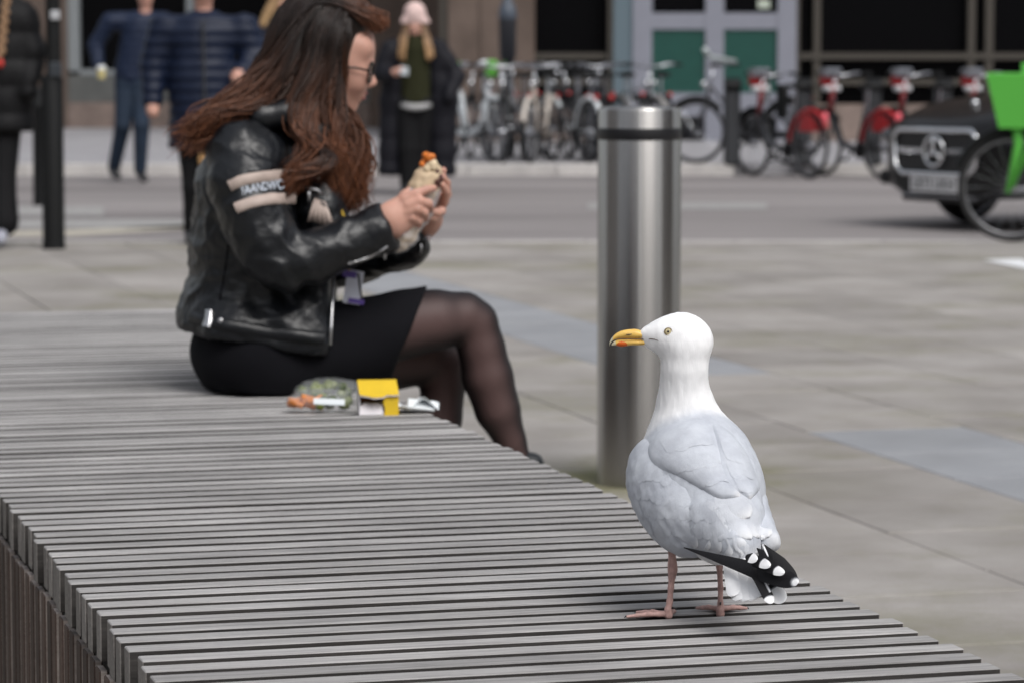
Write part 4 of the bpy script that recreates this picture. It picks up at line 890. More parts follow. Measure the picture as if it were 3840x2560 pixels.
    rb = [pbr('ribbon_orange', (.55,.16,.02), .6), pbr('ribbon_purple', (.12,.05,.25), .6), pbr('ribbon_yellow', (.55,.36,.03), .6)]
    for k in range(3): MB().tube([p(752+k*4,400,-.12),p(762+k*4,450,-.14),p(782+k*4,500,-.155),p(790+k*3,560,-.13),p(800+k,622,-.12)], .0035, 6).build('ribbon', rb[k], ly, O, smooth=True)
    MB().box(p(812,660,-.12), (.036,.004,.072), Matrix.Rotation(.15,3,'Y')).build('pass_card', white, ly, O)
    MB().box(p(803,630,-.121), (.030,.006,.014), Matrix.Rotation(.15,3,'Y')).box(p(818,692,-.121), (.034,.006,.010), Matrix.Rotation(.15,3,'Y')).build('pass_holder', purple, ly, O)
    MB().tube([p(823,628,-.122), p(831,688,-.122)], .0025, 6).build('pass_edge', M_dark, ly, O)
    # ---------- hands: palm, four fingers, thumb
    def fing(pts, r): return chain([(T(*q), r_*.88) for q, r_ in zip(pts, r)], k=.0035)
    rh = [cone(T(872,520,-.18), T(900,505,-.18), .028, .030, .012, ((0,1,0),.85)), cone(T(898,500,-.18), T(935,475,-.178), .033, .030, .014, ((0,1,0),.62)), cone(T(905,515,-.178), T(935,495,-.175), .028, .026, .014, ((0,1,0),.6))]
    rh += fing([(930,458,-.185),(955,445,-.185),(980,436,-.178),(997,432,-.165)], (.0135,.011,.010,.0085))                     # index, along the wrap
    rh += fing([(938,472,-.190),(965,462,-.192),(984,468,-.182),(990,480,-.160)], (.0135,.012,.011,.009))
    rh += fing([(935,487,-.190),(960,480,-.194),(975,489,-.184),(977,502,-.160)], (.013,.0115,.0105,.009))
    rh += fing([(925,502,-.186),(948,500,-.190),(963,508,-.180),(960,520,-.160)], (.012,.0105,.0095,.008))
    rh += fing([(905,480,-.165),(930,450,-.150),(955,430,-.135),(975,425,-.125)], (.016,.0135,.012,.009))                      # thumb, behind the wrap
    body('hand', rh, .0027, M_skin, root, O, sm=2)
    lh = [cone(T(968,530,.06), T(985,505,.03), .028, .030, .012), cone(T(985,505,.03), T(1008,465,-.01), .030, .028, .014, ((1,0,0),.7))]
    lh += fing([(1008,480,-.02),(1022,462,-.05),(1024,440,-.075),(1016,425,-.09)], (.0125,.011,.010,.0085))
    lh += fing([(1012,470,-.01),(1027,448,-.04),(1026,420,-.065),(1018,408,-.08)], (.0125,.011,.010,.0085))
    lh += fing([(1005,490,-.03),(1014,485,-.07),(1005,489,-.10),(994,486,-.115)], (.0125,.011,.010,.0085))
    lh += fing([(1000,500,-.03),(1006,500,-.07),(996,502,-.10),(986,498,-.11)], (.0115,.010,.009,.008))
    lh += fing([(990,480,0),(1000,440,-.03),(1012,400,-.06),(1018,392,-.075)], (.014,.012,.011,.009))
    body('hand', lh, .003, M_skin, root, O, sm=2)
    # ---------- hair: a cap and many wavy locks
    Mh = hair_mat('brown_hair', (.012,.007,.0055), (.11,.040,.018), 0, 1)
    V, F = solid([ell(T(728,92,0), (.098,.092,.106), None, .02), ell(T(700,150,0), (.085,.088,.12), None, .03), cone(T(690,180,0), T(650,280,0), .085, .10, .03), cone(T(752,60,0), T(808,40,0), .075, .045, .03, ((0,1,0),1.3)), cone(T(750,100,-.05), T(738,230,-.075), .045, .035, .03), cone(T(750,100,.05), T(738,230,.075), .045, .035, .03)], .006, cut=[])
    V = relax(V, F, 2)
    me = npmesh('hair', V-np.array(org), F); attr(me,'tip',np.clip((p(0,150).z-V[:,2])*1.3,0,.4)); attr(me,'tone',.8+.5*vnoise(V,(60,60,4),2)); cap = link('hair', me, Mh, root)
    BH = BVHTree.FromPolygons([Vector(v) for v in V], [tuple(int(i) for i in q) for q in F])
    rg = random.Random(11); locks = []
    def lock(path, r0, n=22, wave=.006, jit=.004, tone=None, bv=True):
        """path: control points (px, py, depth); wavy near the end"""
        P = spline(path, n); ph = clump[0]+rg.gauss(0,.5); fr_ = clump[1]+rg.gauss(0,.5); pts = []; rad = []
        ox, oz, oy = rg.gauss(0,jit), rg.gauss(0,jit), rg.gauss(0,jit)
        for i, q in enumerate(P):
            t = i/(n-1); v = p(*q); am = wave*t
            v = v + Vector((am*math.sin(ph+fr_*t)+ox*t*2, oy+am*math.cos(ph+fr_*t*.8), am*.5*math.sin(ph*2+fr_*t)+oz*t))
            if bv and t < .55:
                h = BH.find_nearest(v)
                if (v-h[0]).dot(h[1]) < .002: v = h[0]+h[1]*(.002+.003*abs(math.sin(ph+i)))
            pts.append(v); rad.append(r0*(.45+.55*min(1,t*5))*(1-.85*max(0,(t-.55)/.45)**1.3))
        locks.append((pts, rad, tone or rg.uniform(.5,1.9)))
    clump = [0, 9]
    def fan(A, B, cnt, r0, wave, jit, dA=(-.02,.02)):
        """locks blending between path A and path B"""
        A = spline(A, 7); B = spline(B, 7)
        nc = max(3, cnt//9)
        for k in range(int(cnt*7)):
            if k % 16 == 0: clump[0] = rg.uniform(0,6.28); clump[1] = rg.uniform(8,13); tc = rg.random()
            t = min(1,max(0, tc+rg.gauss(0,.11))); lock([tuple(a*(1-t)+b*t) for a, b in zip(A, B)], r0*rg.uniform(.13,.34), wave=wave*rg.uniform(.8,1.5), jit=jit)
    near = -.09
    # back: from the crown, sweeping left over the shoulder
    fan([(770,-2,-.02),(690,20,-.06),(640,110,-.07),(590,190,-.08),(530,240,-.10),(480,290,-.12),(445,328,-.13)], [(770,0,-.05),(700,60,-.09),(670,150,-.11),(640,230,-.12),(590,262,-.13),(530,285,-.15),(480,335,-.15)], 90, .0075, .034, .006)
    fan([(770,-2,.04),(690,10,.05),(630,100,.07),(580,190,.08),(530,240,.06),(500,290,.02),(470,330,-.03)], [(770,-4,0),(690,20,-.04),(640,110,-.06),(600,190,-.07),(560,240,-.08),(520,280,-.1),(490,330,-.12)], 50, .0075, .030, .008)
    # side: down over the ear, to the chest
    fan([(775,0,-.05),(720,60,-.095),(700,160,-.11),(680,240,-.125),(690,300,-.15),(720,345,-.17),(668,408,-.19)], [(790,5,-.06),(760,70,-.098),(745,160,-.105),(725,240,-.115),(735,310,-.145),(760,360,-.16),(700,400,-.19)], 60, .0075, .024, .006)
    fan([(790,5,-.05),(770,70,-.098),(760,160,-.1),(752,240,-.105),(770,310,-.125),(788,380,-.13),(780,465,-.13)], [(795,8,-.04),(778,70,-.088),(764,140,-.092),(770,230,-.1),(800,300,-.1),(812,370,-.1),(800,480,-.11)], 60, .0075, .026, .007)
    fan([(785,5,.05),(778,80,.09),(772,170,.095),(785,270,.09),(812,330,.05),(815,400,.02),(792,490,-.05)], [(785,5,.03),(786,100,.085),(780,190,.09),(800,280,.06),(824,340,.0),(814,400,-.05),(776,480,-.10)], 45, .0075, .016, .007)
    # curls crossing the sleeve
    fan([(740,280,-.14),(720,330,-.17),(745,355,-.19),(730,375,-.20),(700,385,-.21),(675,400,-.21),(660,425,-.21)], [(760,290,-.13),(745,335,-.16),(765,360,-.18),(750,385,-.2),(715,395,-.21),(690,410,-.21),(668,445,-.21)], 26, .0070, .012, .006)
    # top and fringe, rising over the forehead
    fan([(690,20,-.06),(730,-14,-.05),(780,-12,-.04),(820,8,-.03),(850,28,-.03),(872,40,-.02),(878,58,-.02)], [(680,60,-.085),(720,12,-.085),(770,14,-.075),(806,30,-.065),(832,46,-.06),(852,58,-.05),(862,74,-.045)], 60, .0065, .006, .004)
    fan([(690,20,.06),(730,-14,.05),(780,-12,.04),(820,8,.03),(850,28,.03),(872,40,.02),(878,58,.02)], [(680,20,-.03),(730,-16,-.02),(780,-14,-.01),(820,4,0),(850,24,0),(874,38,0),(876,50,0)], 40, .0065, .006, .004)
    fan([(790,40,-.07),(793,70,-.085),(794,110,-.088),(788,150,-.085),(780,190,-.08),(774,230,-.08),(776,262,-.085)], [(800,45,-.065),(804,72,-.078),(802,100,-.08),(794,140,-.082),(786,180,-.078),(780,215,-.076),(774,250,-.08)], 14, .005, .005, .003)
    # loose strands
    for k in range(10):
        x = rg.uniform(800,840); lock([(x,300,-.08),(x+8,340,-.08),(x+12,380,-.07),(x+rg.uniform(-20,10),420,-.08),(x+rg.uniform(-30,16),470,-.1)], .0012, 14, .02, .004, bv=False)
    tufts('locks', locks, Mh, cap, O, 4)
    # ---------- the wrap held in both hands
    wr_ = thing('wrap_sandwich', 'flour tortilla wrap with orange filling in clear film, held in both hands', 'food', p(930,540,-.15)); wo_ = tuple(wr_.location)
    a, b = p(918,555,-.150), p(990,395,-.125); wpts = [a.lerp(b,t) for t in (0,.1,.25,.5,.75,.9,1)]
    def lump(V): return vnoise(V,(60,60,60),5)*.004
    body('tortilla', chain([(tuple(q), r) for q, r in zip(wpts,(.022,.026,.028,.029,.030,.029,.024))], k=.01), .0035, pbr('tortilla', (.55,.42,.28), .7, var=.25, scale=40), wr_, wo_, sm=1, disp=lump)
    fm = MB(); rg2 = random.Random(3)
    for k in range(16): q = p(984+rg2.uniform(-14,12), 372+rg2.uniform(-14,10), -.125+rg2.uniform(-.02,.02)); fm.sphere(q, (rg2.uniform(.006,.011),)*3 if False else Vector((rg2.uniform(.006,.012),rg2.uniform(.006,.012),rg2.uniform(.005,.010))), 8, 6)
    fm.build('filling', pbr('orange_filling', (.62,.17,.02), .55, var=.3, scale=70), wr_, wo_, smooth=True)
    fm = MB()
    for k in range(9): q = p(998+rg2.uniform(-8,12), 410+rg2.uniform(-14,16), -.125+rg2.uniform(-.03,.0)); fm.sphere(q, rg2.uniform(.006,.011), 8, 6)
    fm.build('dark_filling', pbr('bean_filling', (.07,.02,.014), .6), wr_, wo_, smooth=True)
    fm = MB()
    for k in range(8): q = p(985+rg2.uniform(-14,14), 385+rg2.uniform(-10,14), -.145+rg2.uniform(-.01,.02)); fm.sphere(q, rg2.uniform(.008,.013), 8, 6)
    fm.build('chicken_filling', pbr('pale_filling', (.60,.48,.32), .6, var=.2, scale=80), wr_, wo_, smooth=True)
    film = bpy.data.materials.new('clear_film'); film.use_nodes = True; fb = film.node_tree.nodes['Principled BSDF']; fb.inputs['Base Color'].default_value = (.8,.82,.88,1); fb.inputs['Roughness'].default_value = .12; fb.inputs['Alpha'].default_value = .26
    body('clear_film', chain([(tuple(p(914,562,-.15)),.020),(tuple(p(925,540,-.15)),.031),(tuple(p(960,475,-.14)),.0335),(tuple(p(975,440,-.13)),.034)], k=.01), .004, film, wr_, wo_, sm=1, disp=lambda V: vnoise(V,(70,70,70),9)*.006)
    MB().tube([p(985,540,.02),p(983,552,.02)], [.006,.012], 6).build('film_end', film, wr_, wo_, smooth=True)
    # ---------- snacks on the bench
    film2 = bpy.data.materials.new('snack_film'); film2.use_nodes = True; fb = film2.node_tree.nodes['Principled BSDF']; fb.inputs['Base Color'].default_value = (.75,.78,.80,1); fb.inputs['Roughness'].default_value = .08; fb.inputs['Alpha'].default_value = .13
    def pouch(name, label, px, py, mats, cnt, size, rz):
        c = onz(px,py,BENCH_Z); t = thing(name, label, 'snack pack', c); rr = random.Random(px)
        for k in range(cnt):
            x = rr.uniform(-.5,.5)*size[0]; y = rr.uniform(-.5,.5)*size[1]; z = .014+rr.random()*size[2]*(1-(2*x/size[0])**2*.6)
            q = c + Matrix.Rotation(rz,3,'Z') @ Vector((x,y,0)) + Vector((0,0,z)); m = mats(x/size[0])
            if m[1] == 'olive': MB().sphere(q, (.011,.011,.010), 10, 8).build('olive', m[0], t, c, smooth=True)
            else:
                d = Matrix.Rotation(rr.uniform(-.6,.6)+rz,3,'Z') @ Vector((.013,0,rr.uniform(-.005,.005))); MB().tube([q-d,q+d], .0065, 7).build('carrot_piece', m[0], t, c, smooth=True)
        M3 = Matrix.Rotation(rz,3,'Z'); body('pouch_film', [ell(tuple(c+Vector((0,0,.022))), (size[0]*.62,size[1]*.75,.030), [tuple(M3.col[0]),tuple(M3.col[1]),(0,0,1)], .01)], .005, film2, t, tuple(c), cut=[((0,0,BENCH_Z+.003),(0,0,1))], sm=1, disp=lambda V: vnoise(V,(40,40,40),px)*.006)
        return t
    Mol = pbr('green_olive', (.14,.17,.03), .3, var=.35, scale=60); Mol2 = pbr('dark_olive', (.05,.07,.025), .3, var=.3, scale=60); Mca = pbr('orange_carrot', (.62,.20,.035), .5, var=.25, scale=60)
    pouch('snack_pouch', 'clear pouch of orange carrot pieces and green olives on the bench', 735, 947, lambda x: (Mca,'c') if x < -.05 else ((Mol,'olive') if random.random() < .55 else (Mol2,'olive')), 34, (.115,.045,.020), .05)
    pouch('olive_pouch', 'clear pouch of green olives lying behind the carrot pouch', 752, 922, lambda x: (Mol,'olive') if random.random() < .7 else (Mol2,'olive'), 28, (.115,.05,.022), .05)
    wl_ = at(752,917,6.7); MB().box(tuple(onz(756,922,BENCH_Z+.040)), (.062,.016,.002), Matrix.Rotation(.7,3,'X') @ Matrix.Rotation(.06,3,'Y')).build('pack_label', pbr('label_white', (.62,.66,.68), .4), bpy.data.objects['olive_pouch'], bpy.data.objects['olive_pouch'].location)
    # torn yellow carton
    c = onz(868,950,BENCH_Z); yb = thing('torn_carton', 'small bright yellow carton torn open at the front, on the bench', 'carton', c, R(8))
    My = pbr('yellow_card', (.70,.47,.02), .5, var=.08, scale=20); Mw = pbr('card_inside', (.20,.07,.03), .7); Mc = pbr('torn_white', (.66,.63,.66), .6)
    w, d, h = .080, .050, .066; th = .0016; hf = .043
    MB().box((0,d/2,h/2),(w,th,h)).build('back_panel', My, yb)
    for sx in (-1,1): MB().prism([(-d/2,0),(d/2,0),(d/2,h),(-d/2,hf)], th, Matrix(((0,0,1),(1,0,0),(0,1,0))), (sx*w/2-(th if sx > 0 else 0),0,0)).build('side_panel', My if sx > 0 else Mc, yb)
    MB().box((0,0,th/2+.0005),(w,d,th)).build('bottom_panel', Mc, yb); MB().box((0,d/2-.003,h/2),(w-.006,.001,h-.006)).build('inner_lining', Mw, yb)
    rr = random.Random(4); n = 18; sl_ = math.atan2(h-hf, d); Ls = math.hypot(h-hf, d)
    edge = [(-w/2+w*i/n, -Ls-(.003+.010*math.sin(i/n*math.pi*1.1)*(1 if i < 12 else .3))-rr.uniform(0,.003)) for i in range(n+1)]
    M_s = Matrix.Rotation(sl_,3,'X')
    MB().prism(edge+[(w/2,0),(-w/2,0)], th, M_s, (0,d/2,h+.0005)).build('top_flap', My, yb)
    MB().prism([(x,y-.0012) for x, y in edge]+[(x,y+.0016) for x, y in edge[::-1]], th*.8, M_s, (0,d/2,h-.0012)).build('torn_rim', Mc, yb)
    MB().prism([(.010,0),(w/2-.001,0),(w/2-.001,hf*.98),(.013,hf*.97),(.008,hf*.6),(.012,hf*.35)], th, Matrix.Rotation(R(90),3,'X'), (0,-d/2,0)).build('front_panel', My, yb)
    MB().prism([(-w/2,0),(.008,0),(.008,.020),(-.004,.026),(-.016,.022),(-.028,.027),(-w/2,.018)], th, Matrix.Rotation(R(62),3,'X'), (0,-d/2-.001,.001)).build('torn_edge', Mc, yb)
    MB().box((0,.004,.014),(w*.8,d*.6,.02),None,.004).build('tray', Mc, yb)
    # napkin
    c = onz(955,945,BENCH_Z); nk = thing('paper_napkin', 'crumpled white paper napkin lying beside the yellow carton', 'napkin', c); Mn = pbr('white_paper', (.72,.76,.78), .8)
    g = MB(); NX, NY = 16, 9; vs = []
    for i in range(NX):
        for j in range(NY):
            x = (i/(NX-1)-.5)*.095; y = (j/(NY-1)-.5)*.06; vs.append(Vector((x,y,.004+.020*max(0,noise.noise(Vector((x*35,y*40,3)))+.35)+ .012*math.exp(-((x-.02)/.02)**2))))
    g.add(vs, [(i*NY+j,(i+1)*NY+j,(i+1)*NY+j+1,i*NY+j+1) for i in range(NX-1) for j in range(NY-1)]); g.build('sheet', Mn, nk, smooth=True)
    MB().box((.012,-.012,.016),(.055,.04,.003),Matrix.Rotation(.35,3,'X') @ Matrix.Rotation(.12,3,'Y')).build('folded_flap', Mn, nk)
woman_build()

# ================================================================== PEOPLE IN THE STREET
def cloth(name, col, rough=.8, **k): return pbr(name, col, rough, spec=.25, **k)
def quilt(period, amp, z0=0):
    return lambda V: amp*np.abs(np.sin((V[:,2]-z0)*math.pi/period))**.6 - amp*.6 + vnoise(V,(12,12,9),3)*.006
def head_prims(T, x, y, S, turn=0):
    """face towards the camera; S = px per metre"""
    return [ell(T(x,y,0), (.076,.092,.105), None, .02), ell(T(x,y+.045*S,-.02), (.058,.066,.075), None, .02), cone(T(x,y+.0*S,-.092), T(x,y+.030*S,-.108), .010, .014, .01), cone(T(x,y+.10*S,.01), T(x,y+.24*S,.0), .052, .060, .02)]
def core(T, c, A, B):
    out = [cone(T(c[0],c[1],0), T(A[0][0],A[0][1],0), .05, .04, .02), cone(T(c[0],c[1],0), T(B[0][0],B[0][1],0), .05, .04, .02), cone(T(c[0],c[1]-14,0), T(c[0],c[1]+8,0), .05, .055, .02)]
    for P in (A, B):
        n = len(P); out += chain([(T(*q), .036 if i < n-2 else .040) for i, q in enumerate(P)], .02)
    return out
def face_bits(P, x, y, S, root, O):
    for sx in (-1,1): MB().sphere(P(x+sx*.031*S, y+.005*S, -.088), (.012,.008,.007), 8, 6).build('eye', pbr('eye', (.05,.04,.035), .3), root, O, smooth=True)
    MB().sphere(P(x, y+.068*S, -.083), (.022,.010,.007), 8, 6).build('lips', M_lips, root, O, smooth=True)
def strands(name, lines, mat, root, O, P, cnt, r, rg, jit):
    L = []
    for k in range(cnt):
        A, B = rg.choice(lines); t = rg.random(); pts = [tuple(a*(1-t)+b*t) for a, b in zip(spline(A,8), spline(B,8))]
        L.append(([P(q[0]+rg.gauss(0,jit), q[1]+rg.gauss(0,jit), q[2]) for q in spline(pts,10)], [r*(.5+.5*min(1,i/3))*(1-.8*max(0,(i-6)/3)) for i in range(10)], rg.uniform(.6,1.5)))
    return tufts(name, L, mat, root, O, 5)
def people_build():
    VX = .014
    skin = M_skin
    def setup(Y, x, yfoot, gz, label):
        P = lambda px, py, d=0.0: at(px, py, Y+d); o = P(x, yfoot, 0); o.z = gz
        return P, (lambda *a: tuple(P(*a))), thing('person', label, 'person', o), tuple(o), 7319.0/Y
    dark_trs = cloth('black_trousers', (.005,.005,.006)); shoe = pbr('dark_shoe', (.02,.02,.022), .5)
    # 1 -- person in a black padded coat, cut by the left edge
    P, T, r, O, S = setup(19.1, 8, 556, 0, 'person in a long black padded coat at the left edge of the photo')
    body('coat', [cone(T(2,45,0), T(4,170,0), .17, .185, .05, ((0,1,0),.78)), cone(T(4,170,0), T(2,292,0), .185, .195, .05, ((0,1,0),.8)), *chain([(T(-58,36,0),.085),(T(-75,130,-.02),.075),(T(-60,210,-.1),.06)],.03), *chain([(T(55,36,0),.085),(T(76,125,-.02),.078),(T(64,205,-.10),.062)],.03)], VX, cloth('black_padding', (.005,.005,.006), .65), r, O, cut=[(T(0,300,0),(0,0,1))], disp=quilt(.16,.016))
    body('body', head_prims(T, 2, -40, S) + core(T,(2,30),[(55,36,0),(76,125,-.02),(64,205,-.10)],[(-58,36,0),(-75,130,-.02),(-60,210,-.1)]), VX, skin, r, O); face_bits(P, 2, -40, S, r, O)
    body('trousers', [*chain([(T(-20,285,0),.10),(T(-24,420,.02),.075),(T(-26,530,.05),.085)],.02), *chain([(T(12,285,0),.10),(T(8,420,-.06),.075),(T(10,510,-.1),.088)],.02)], VX, dark_trs, r, O)
    body('shoe', [cone(T(2,536,-.10), T(2,550,-.26), .045, .036, .02)], VX, pbr('grey_trainer', (.35,.36,.42), .6), r, O); body('shoe', [cone(T(-26,540,.05), T(-26,552,-.10), .045, .036, .02)], VX, pbr('grey_trainer2', (.35,.36,.42), .6), r, O)
    Mb = hair_mat('light_brown_hair', (.10,.06,.035), (.30,.18,.10), 0, 1); rg = random.Random(2)
    cap = body('hair', [ell(T(2,-52,.02), (.088,.10,.11), None, .02)], VX, Mb, r, O); attr(cap.data,'tip',[.5]*len(cap.data.vertices)); attr(cap.data,'tone',[1]*len(cap.data.vertices))
    br = MB()
    for k in range(15): br.sphere(P(17-k*1.1+(3 if k%2 else -3), -26+k*11, -.20), (.022,.018,.024), 8, 6)
    o = br.build('braid', Mb, r, O, smooth=True); attr(o.data,'tip',[.8]*len(o.data.vertices)); attr(o.data,'tone',[1.1]*len(o.data.vertices))
    MB().sphere(P(1,146,-.20), (.022,.02,.03), 8, 6).build('hair_tie', pbr('red_tie', (.45,.03,.02), .6), r, O, smooth=True)
    # 2 -- man in a navy padded jacket and jeans, mid stride
    P, T, r, O, S = setup(31.0, 298, 410, ROAD_Z, 'walking person in navy padded jacket and blue jeans carrying a drink')
    body('jacket', [cone(T(322,72,0), T(305,170,0), .175, .18, .04, ((0,1,0),.72)), cone(T(262,52,0), T(375,52,0), .085, .085, .04), cone(T(318,36,.04), T(262,46,.02), .05, .07, .04), cone(T(346,36,.04), T(378,46,.02), .05, .07, .04), *chain([(T(252,50,0),.085),(T(220,104,.02),.072),(T(226,150,-.08),.058)],.03), *chain([(T(380,52,0),.085),(T(398,110,.05),.072),(T(390,165,.0),.058)],.03), cone(T(330,46,.04),T(330,52,.04),.07,.08,.03)], VX, cloth('navy_padding', (.008,.015,.038), .55), r, O, cut=[(T(0,192,0),(0,0,1))], disp=quilt(.075,.012))
    body('body', head_prims(T, 334, -9, S) + core(T,(330,50),[(252,50,0),(220,104,.02),(230,160,-.10)],[(380,52,0),(398,110,.05),(389,172,0)]), VX, skin, r, O); face_bits(P, 334, -16, S, r, O)
    body('hair', [ell(T(334,-28,.025), (.083,.09,.095), None, .02)], VX, pbr('dark_hair', (.03,.02,.015), .6), r, O, cut=[(T(0,-24,0),(0,.5,1))])
    body('trousers', [cone(T(290,190,0),T(330,190,0),.115,.115,.03), *chain([(T(288,200,0),.105),(T(282,290,-.10),.080),(T(262,385,.08),.062)],.02), *chain([(T(322,200,0),.105),(T(325,290,-.14),.080),(T(322,390,-.10),.062)],.02)], VX, cloth('blue_denim', (.014,.024,.042), .8, var=.3, scale=5), r, O)
    for (x,y,d) in ((262,396,.08),(324,402,-.10)): body('shoe', [cone(T(x,y,d), T(x+8,y+9,d-.16), .05, .04, .02)], VX, shoe, r, O)
    c = P(233,172,-.16); cu = thing('drink_cup', 'small pale yellow and white cup in the hand of the walking person in navy', 'cup', c)
    MB().lathe([(.032,-.04),(.042,.05)], n=16, caps=True).build('cup_body', pbr('cup_yellow', (.58,.50,.22), .5, var=.4, scale=25), cu, smooth='auto'); MB().lathe([(.045,.051),(.045,.062),(.036,.085),(.005,.09)], n=16).build('lid', pbr('cup_lid', (.7,.72,.72), .4), cu, smooth=True)
    # 3 -- person in a long navy quilted coat
    P, T, r, O, S = setup(19.5, 470, 552, 0, 'person in a long navy quilted coat walking behind the seated woman')
    coatm = cloth('navy_quilting', (.006,.011,.029), .5)
    body('coat', [cone(T(405,76,0), T(530,76,0), .10, .10, .05), cone(T(445,58,.04), T(385,72,.02), .055, .075, .05), cone(T(489,58,.04), T(550,72,.02), .055, .075, .05), cone(T(466,96,0), T(468,190,0), .195, .200, .05, ((0,1,0),.75)), cone(T(468,190,0), T(476,330,0), .205, .235, .06, ((0,1,0),.78)), *chain([(T(378,66,0),.098),(T(352,150,0),.080),(T(350,232,-.06),.062)],.03), *chain([(T(560,66,0),.098),(T(590,130,0),.080),(T(556,168,-.12),.062)],.03), cone(T(467,70,.05),T(467,76,.05),.08,.09,.03)], VX, coatm, r, O, cut=[(T(0,340,0),(0,0,1))], disp=quilt(.07,.013))
    MB().tube([P(467,46,-.155),P(468,120,-.17),P(470,230,-.18),P(474,335,-.19)], .008, 6).build('front_zip', M_dark, r, O)
    body('body', head_prims(T, 467, -30, S) + core(T,(467,70),[(378,66,0),(352,150,0),(350,240,-.07),(351,258,-.09)],[(560,66,0),(590,130,0),(552,170,-.14),(543,178,-.17)]), VX, skin, r, O); face_bits(P, 467, -36, S, r, O)
    body('hair', [ell(T(467,-52,.025), (.092,.10,.11), None, .02)], VX, pbr('brown_hair_short', (.05,.03,.02), .6), r, O, cut=[(T(0,-44,0),(0,.6,1))])
    body('trousers', [*chain([(T(444,325,0),.10),(T(446,430,-.05),.072),(T(442,535,.0),.055)],.02), *chain([(T(500,325,0),.10),(T(510,430,.05),.072),(T(518,525,.15),.055)],.02)], VX, dark_trs, r, O)
    for (x,y,d) in ((441,545,.0),(519,532,.15)): body('shoe', [cone(T(x,y-4,d), T(x-4,y+6,d-.18), .045, .035, .02)], VX, shoe, r, O)
    body('handbag', [cone(T(478,372,-.14), T(520,376,-.14), .06, .06, .03)], VX, cloth('tan_bag', (.42,.24,.10), .6), r, O)
    MB().tube([P(466,352,-.2),P(460,366,-.2),P(464,384,-.2)], .014, 6).build('bag_strap', cloth('tan_strap', (.45,.27,.12), .6), r, O, smooth=True)
    # 4 -- fair-haired person mostly hidden behind the seated woman
    P, T, r, O, S = setup(24.0, 640, 475, ROAD_Z, 'fair haired person in dark navy, mostly hidden behind the seated woman')
    body('coat', [cone(T(585,82,0), T(695,82,0), .09, .09, .05), cone(T(640,95,0), T(640,210,0), .17, .18, .05, ((0,1,0),.75)), *chain([(T(598,88,0),.075),(T(590,150,0),.065),(T(600,200,-.1),.055)],.03), *chain([(T(690,88,0),.075),(T(700,150,0),.065),(T(690,200,-.1),.055)],.03)], VX, cloth('dark_navy', (.010,.012,.024), .6), r, O, disp=quilt(.1,.008))
    body('body', head_prims(T, 646, 4, S) + core(T,(640,90),[(598,88,0),(590,150,0),(604,206,-.14)],[(690,88,0),(700,150,0),(686,206,-.14)]), VX, skin, r, O); face_bits(P, 646, 4, S, r, O)
    body('trousers', [*chain([(T(622,215,0),.11),(T(622,330,-.03),.075),(T(620,460,0),.06)],.02), *chain([(T(660,215,0),.11),(T(662,330,.03),.075),(T(664,460,.06),.06)],.02)], VX, dark_trs, r, O)
    for x in (620,664): body('shoe', [cone(T(x,462,0), T(x-2,470,-.16), .045, .035, .02)], VX, shoe, r, O)
    Mf_ = hair_mat('fair_hair', (.20,.12,.06), (.50,.33,.17), 0, 1); rg = random.Random(6)
    cap = body('hair', [ell(T(648,-8,.02), (.09,.10,.11), None, .02)], VX, Mf_, r, O, cut=[(T(0,10,0),(0,.9,.6))]); attr(cap.data,'tip',[.5]*len(cap.data.vertices)); attr(cap.data,'tone',[1]*len(cap.data.vertices))
    strands('locks', [([(665,-34,-.06),(635,-14,-.08),(612,18,-.09),(594,56,-.08)], [(672,-30,-.08),(648,-4,-.1),(626,26,-.11),(606,66,-.1)])], Mf_, cap, O, P, 50, .010, rg, 1.5)
    # 5 -- person with pink beanie
    P, T, r, O, S = setup(28.5, 955, 438, ROAD_Z, 'person in a pink knitted beanie, olive jumper and open dark coat')
    coat = cloth('dark_coat', (.006,.006,.010), .65)
    body('coat', [cone(T(905,112,.02), T(1000,112,.02), .085, .085, .05), *chain([(T(908,125,.03),.10),(T(900,230,.03),.105),(T(893,392,.03),.10)],.04), *chain([(T(1005,125,.03),.11),(T(1018,230,.03),.13),(T(1016,392,.03),.12)],.04), cone(T(955,130,.12), T(955,390,.12), .15, .17, .05, ((0,1,0),.6)), *chain([(T(893,115,0),.08),(T(876,168,-.02),.070),(T(902,172,-.20),.055)],.03), *chain([(T(1012,115,0),.08),(T(1048,175,-.02),.078),(T(1032,222,-.12),.06)],.03)], VX, coat, r, O, cut=[(T(0,404,0),(0,0,1))], disp=quilt(.2,.010))
    body('jumper', [cone(T(955,120,-.02), T(955,225,-.02), .135, .14, .05, ((0,1,0),.7)), cone(T(954,92,-.03), T(955,112,-.03), .075, .09, .04)], VX, cloth('olive_knit', (.022,.023,.009), .95), r, O, disp=lambda V: vnoise(V,(20,20,12),5)*.008)
    MB().tube([P(922,242,-.10),P(940,246,-.145),P(955,247,-.15),P(970,246,-.145),P(988,242,-.10)], [.02,.028,.03,.028,.02], 8).build('shirt_hem', cloth('white_cotton', (.38,.38,.38), .9), r, O, smooth=True)
    body('body', head_prims(T, 953, 62, S) + core(T,(955,120),[(893,115,0),(876,168,-.02),(902,170,-.20),(920,164,-.25)],[(1012,115,0),(1048,175,-.02),(1032,222,-.12)]), VX, skin, r, O); face_bits(P, 953, 62, S, r, O)
    body('beanie', [ell(T(953,33,.0), (.100,.112,.115), None, .02), cone(T(931,52,-.03),T(975,52,-.03),.05,.05,.03)], VX, cloth('pink_knit', (.66,.49,.46), .95, bump=.4, bscale=60), r, O, cut=[(T(0,56,-.1),(0,-.12,1))])
    Mg = hair_mat('blond_hair', (.16,.09,.045), (.36,.22,.11), 0, 1); rg = random.Random(9)
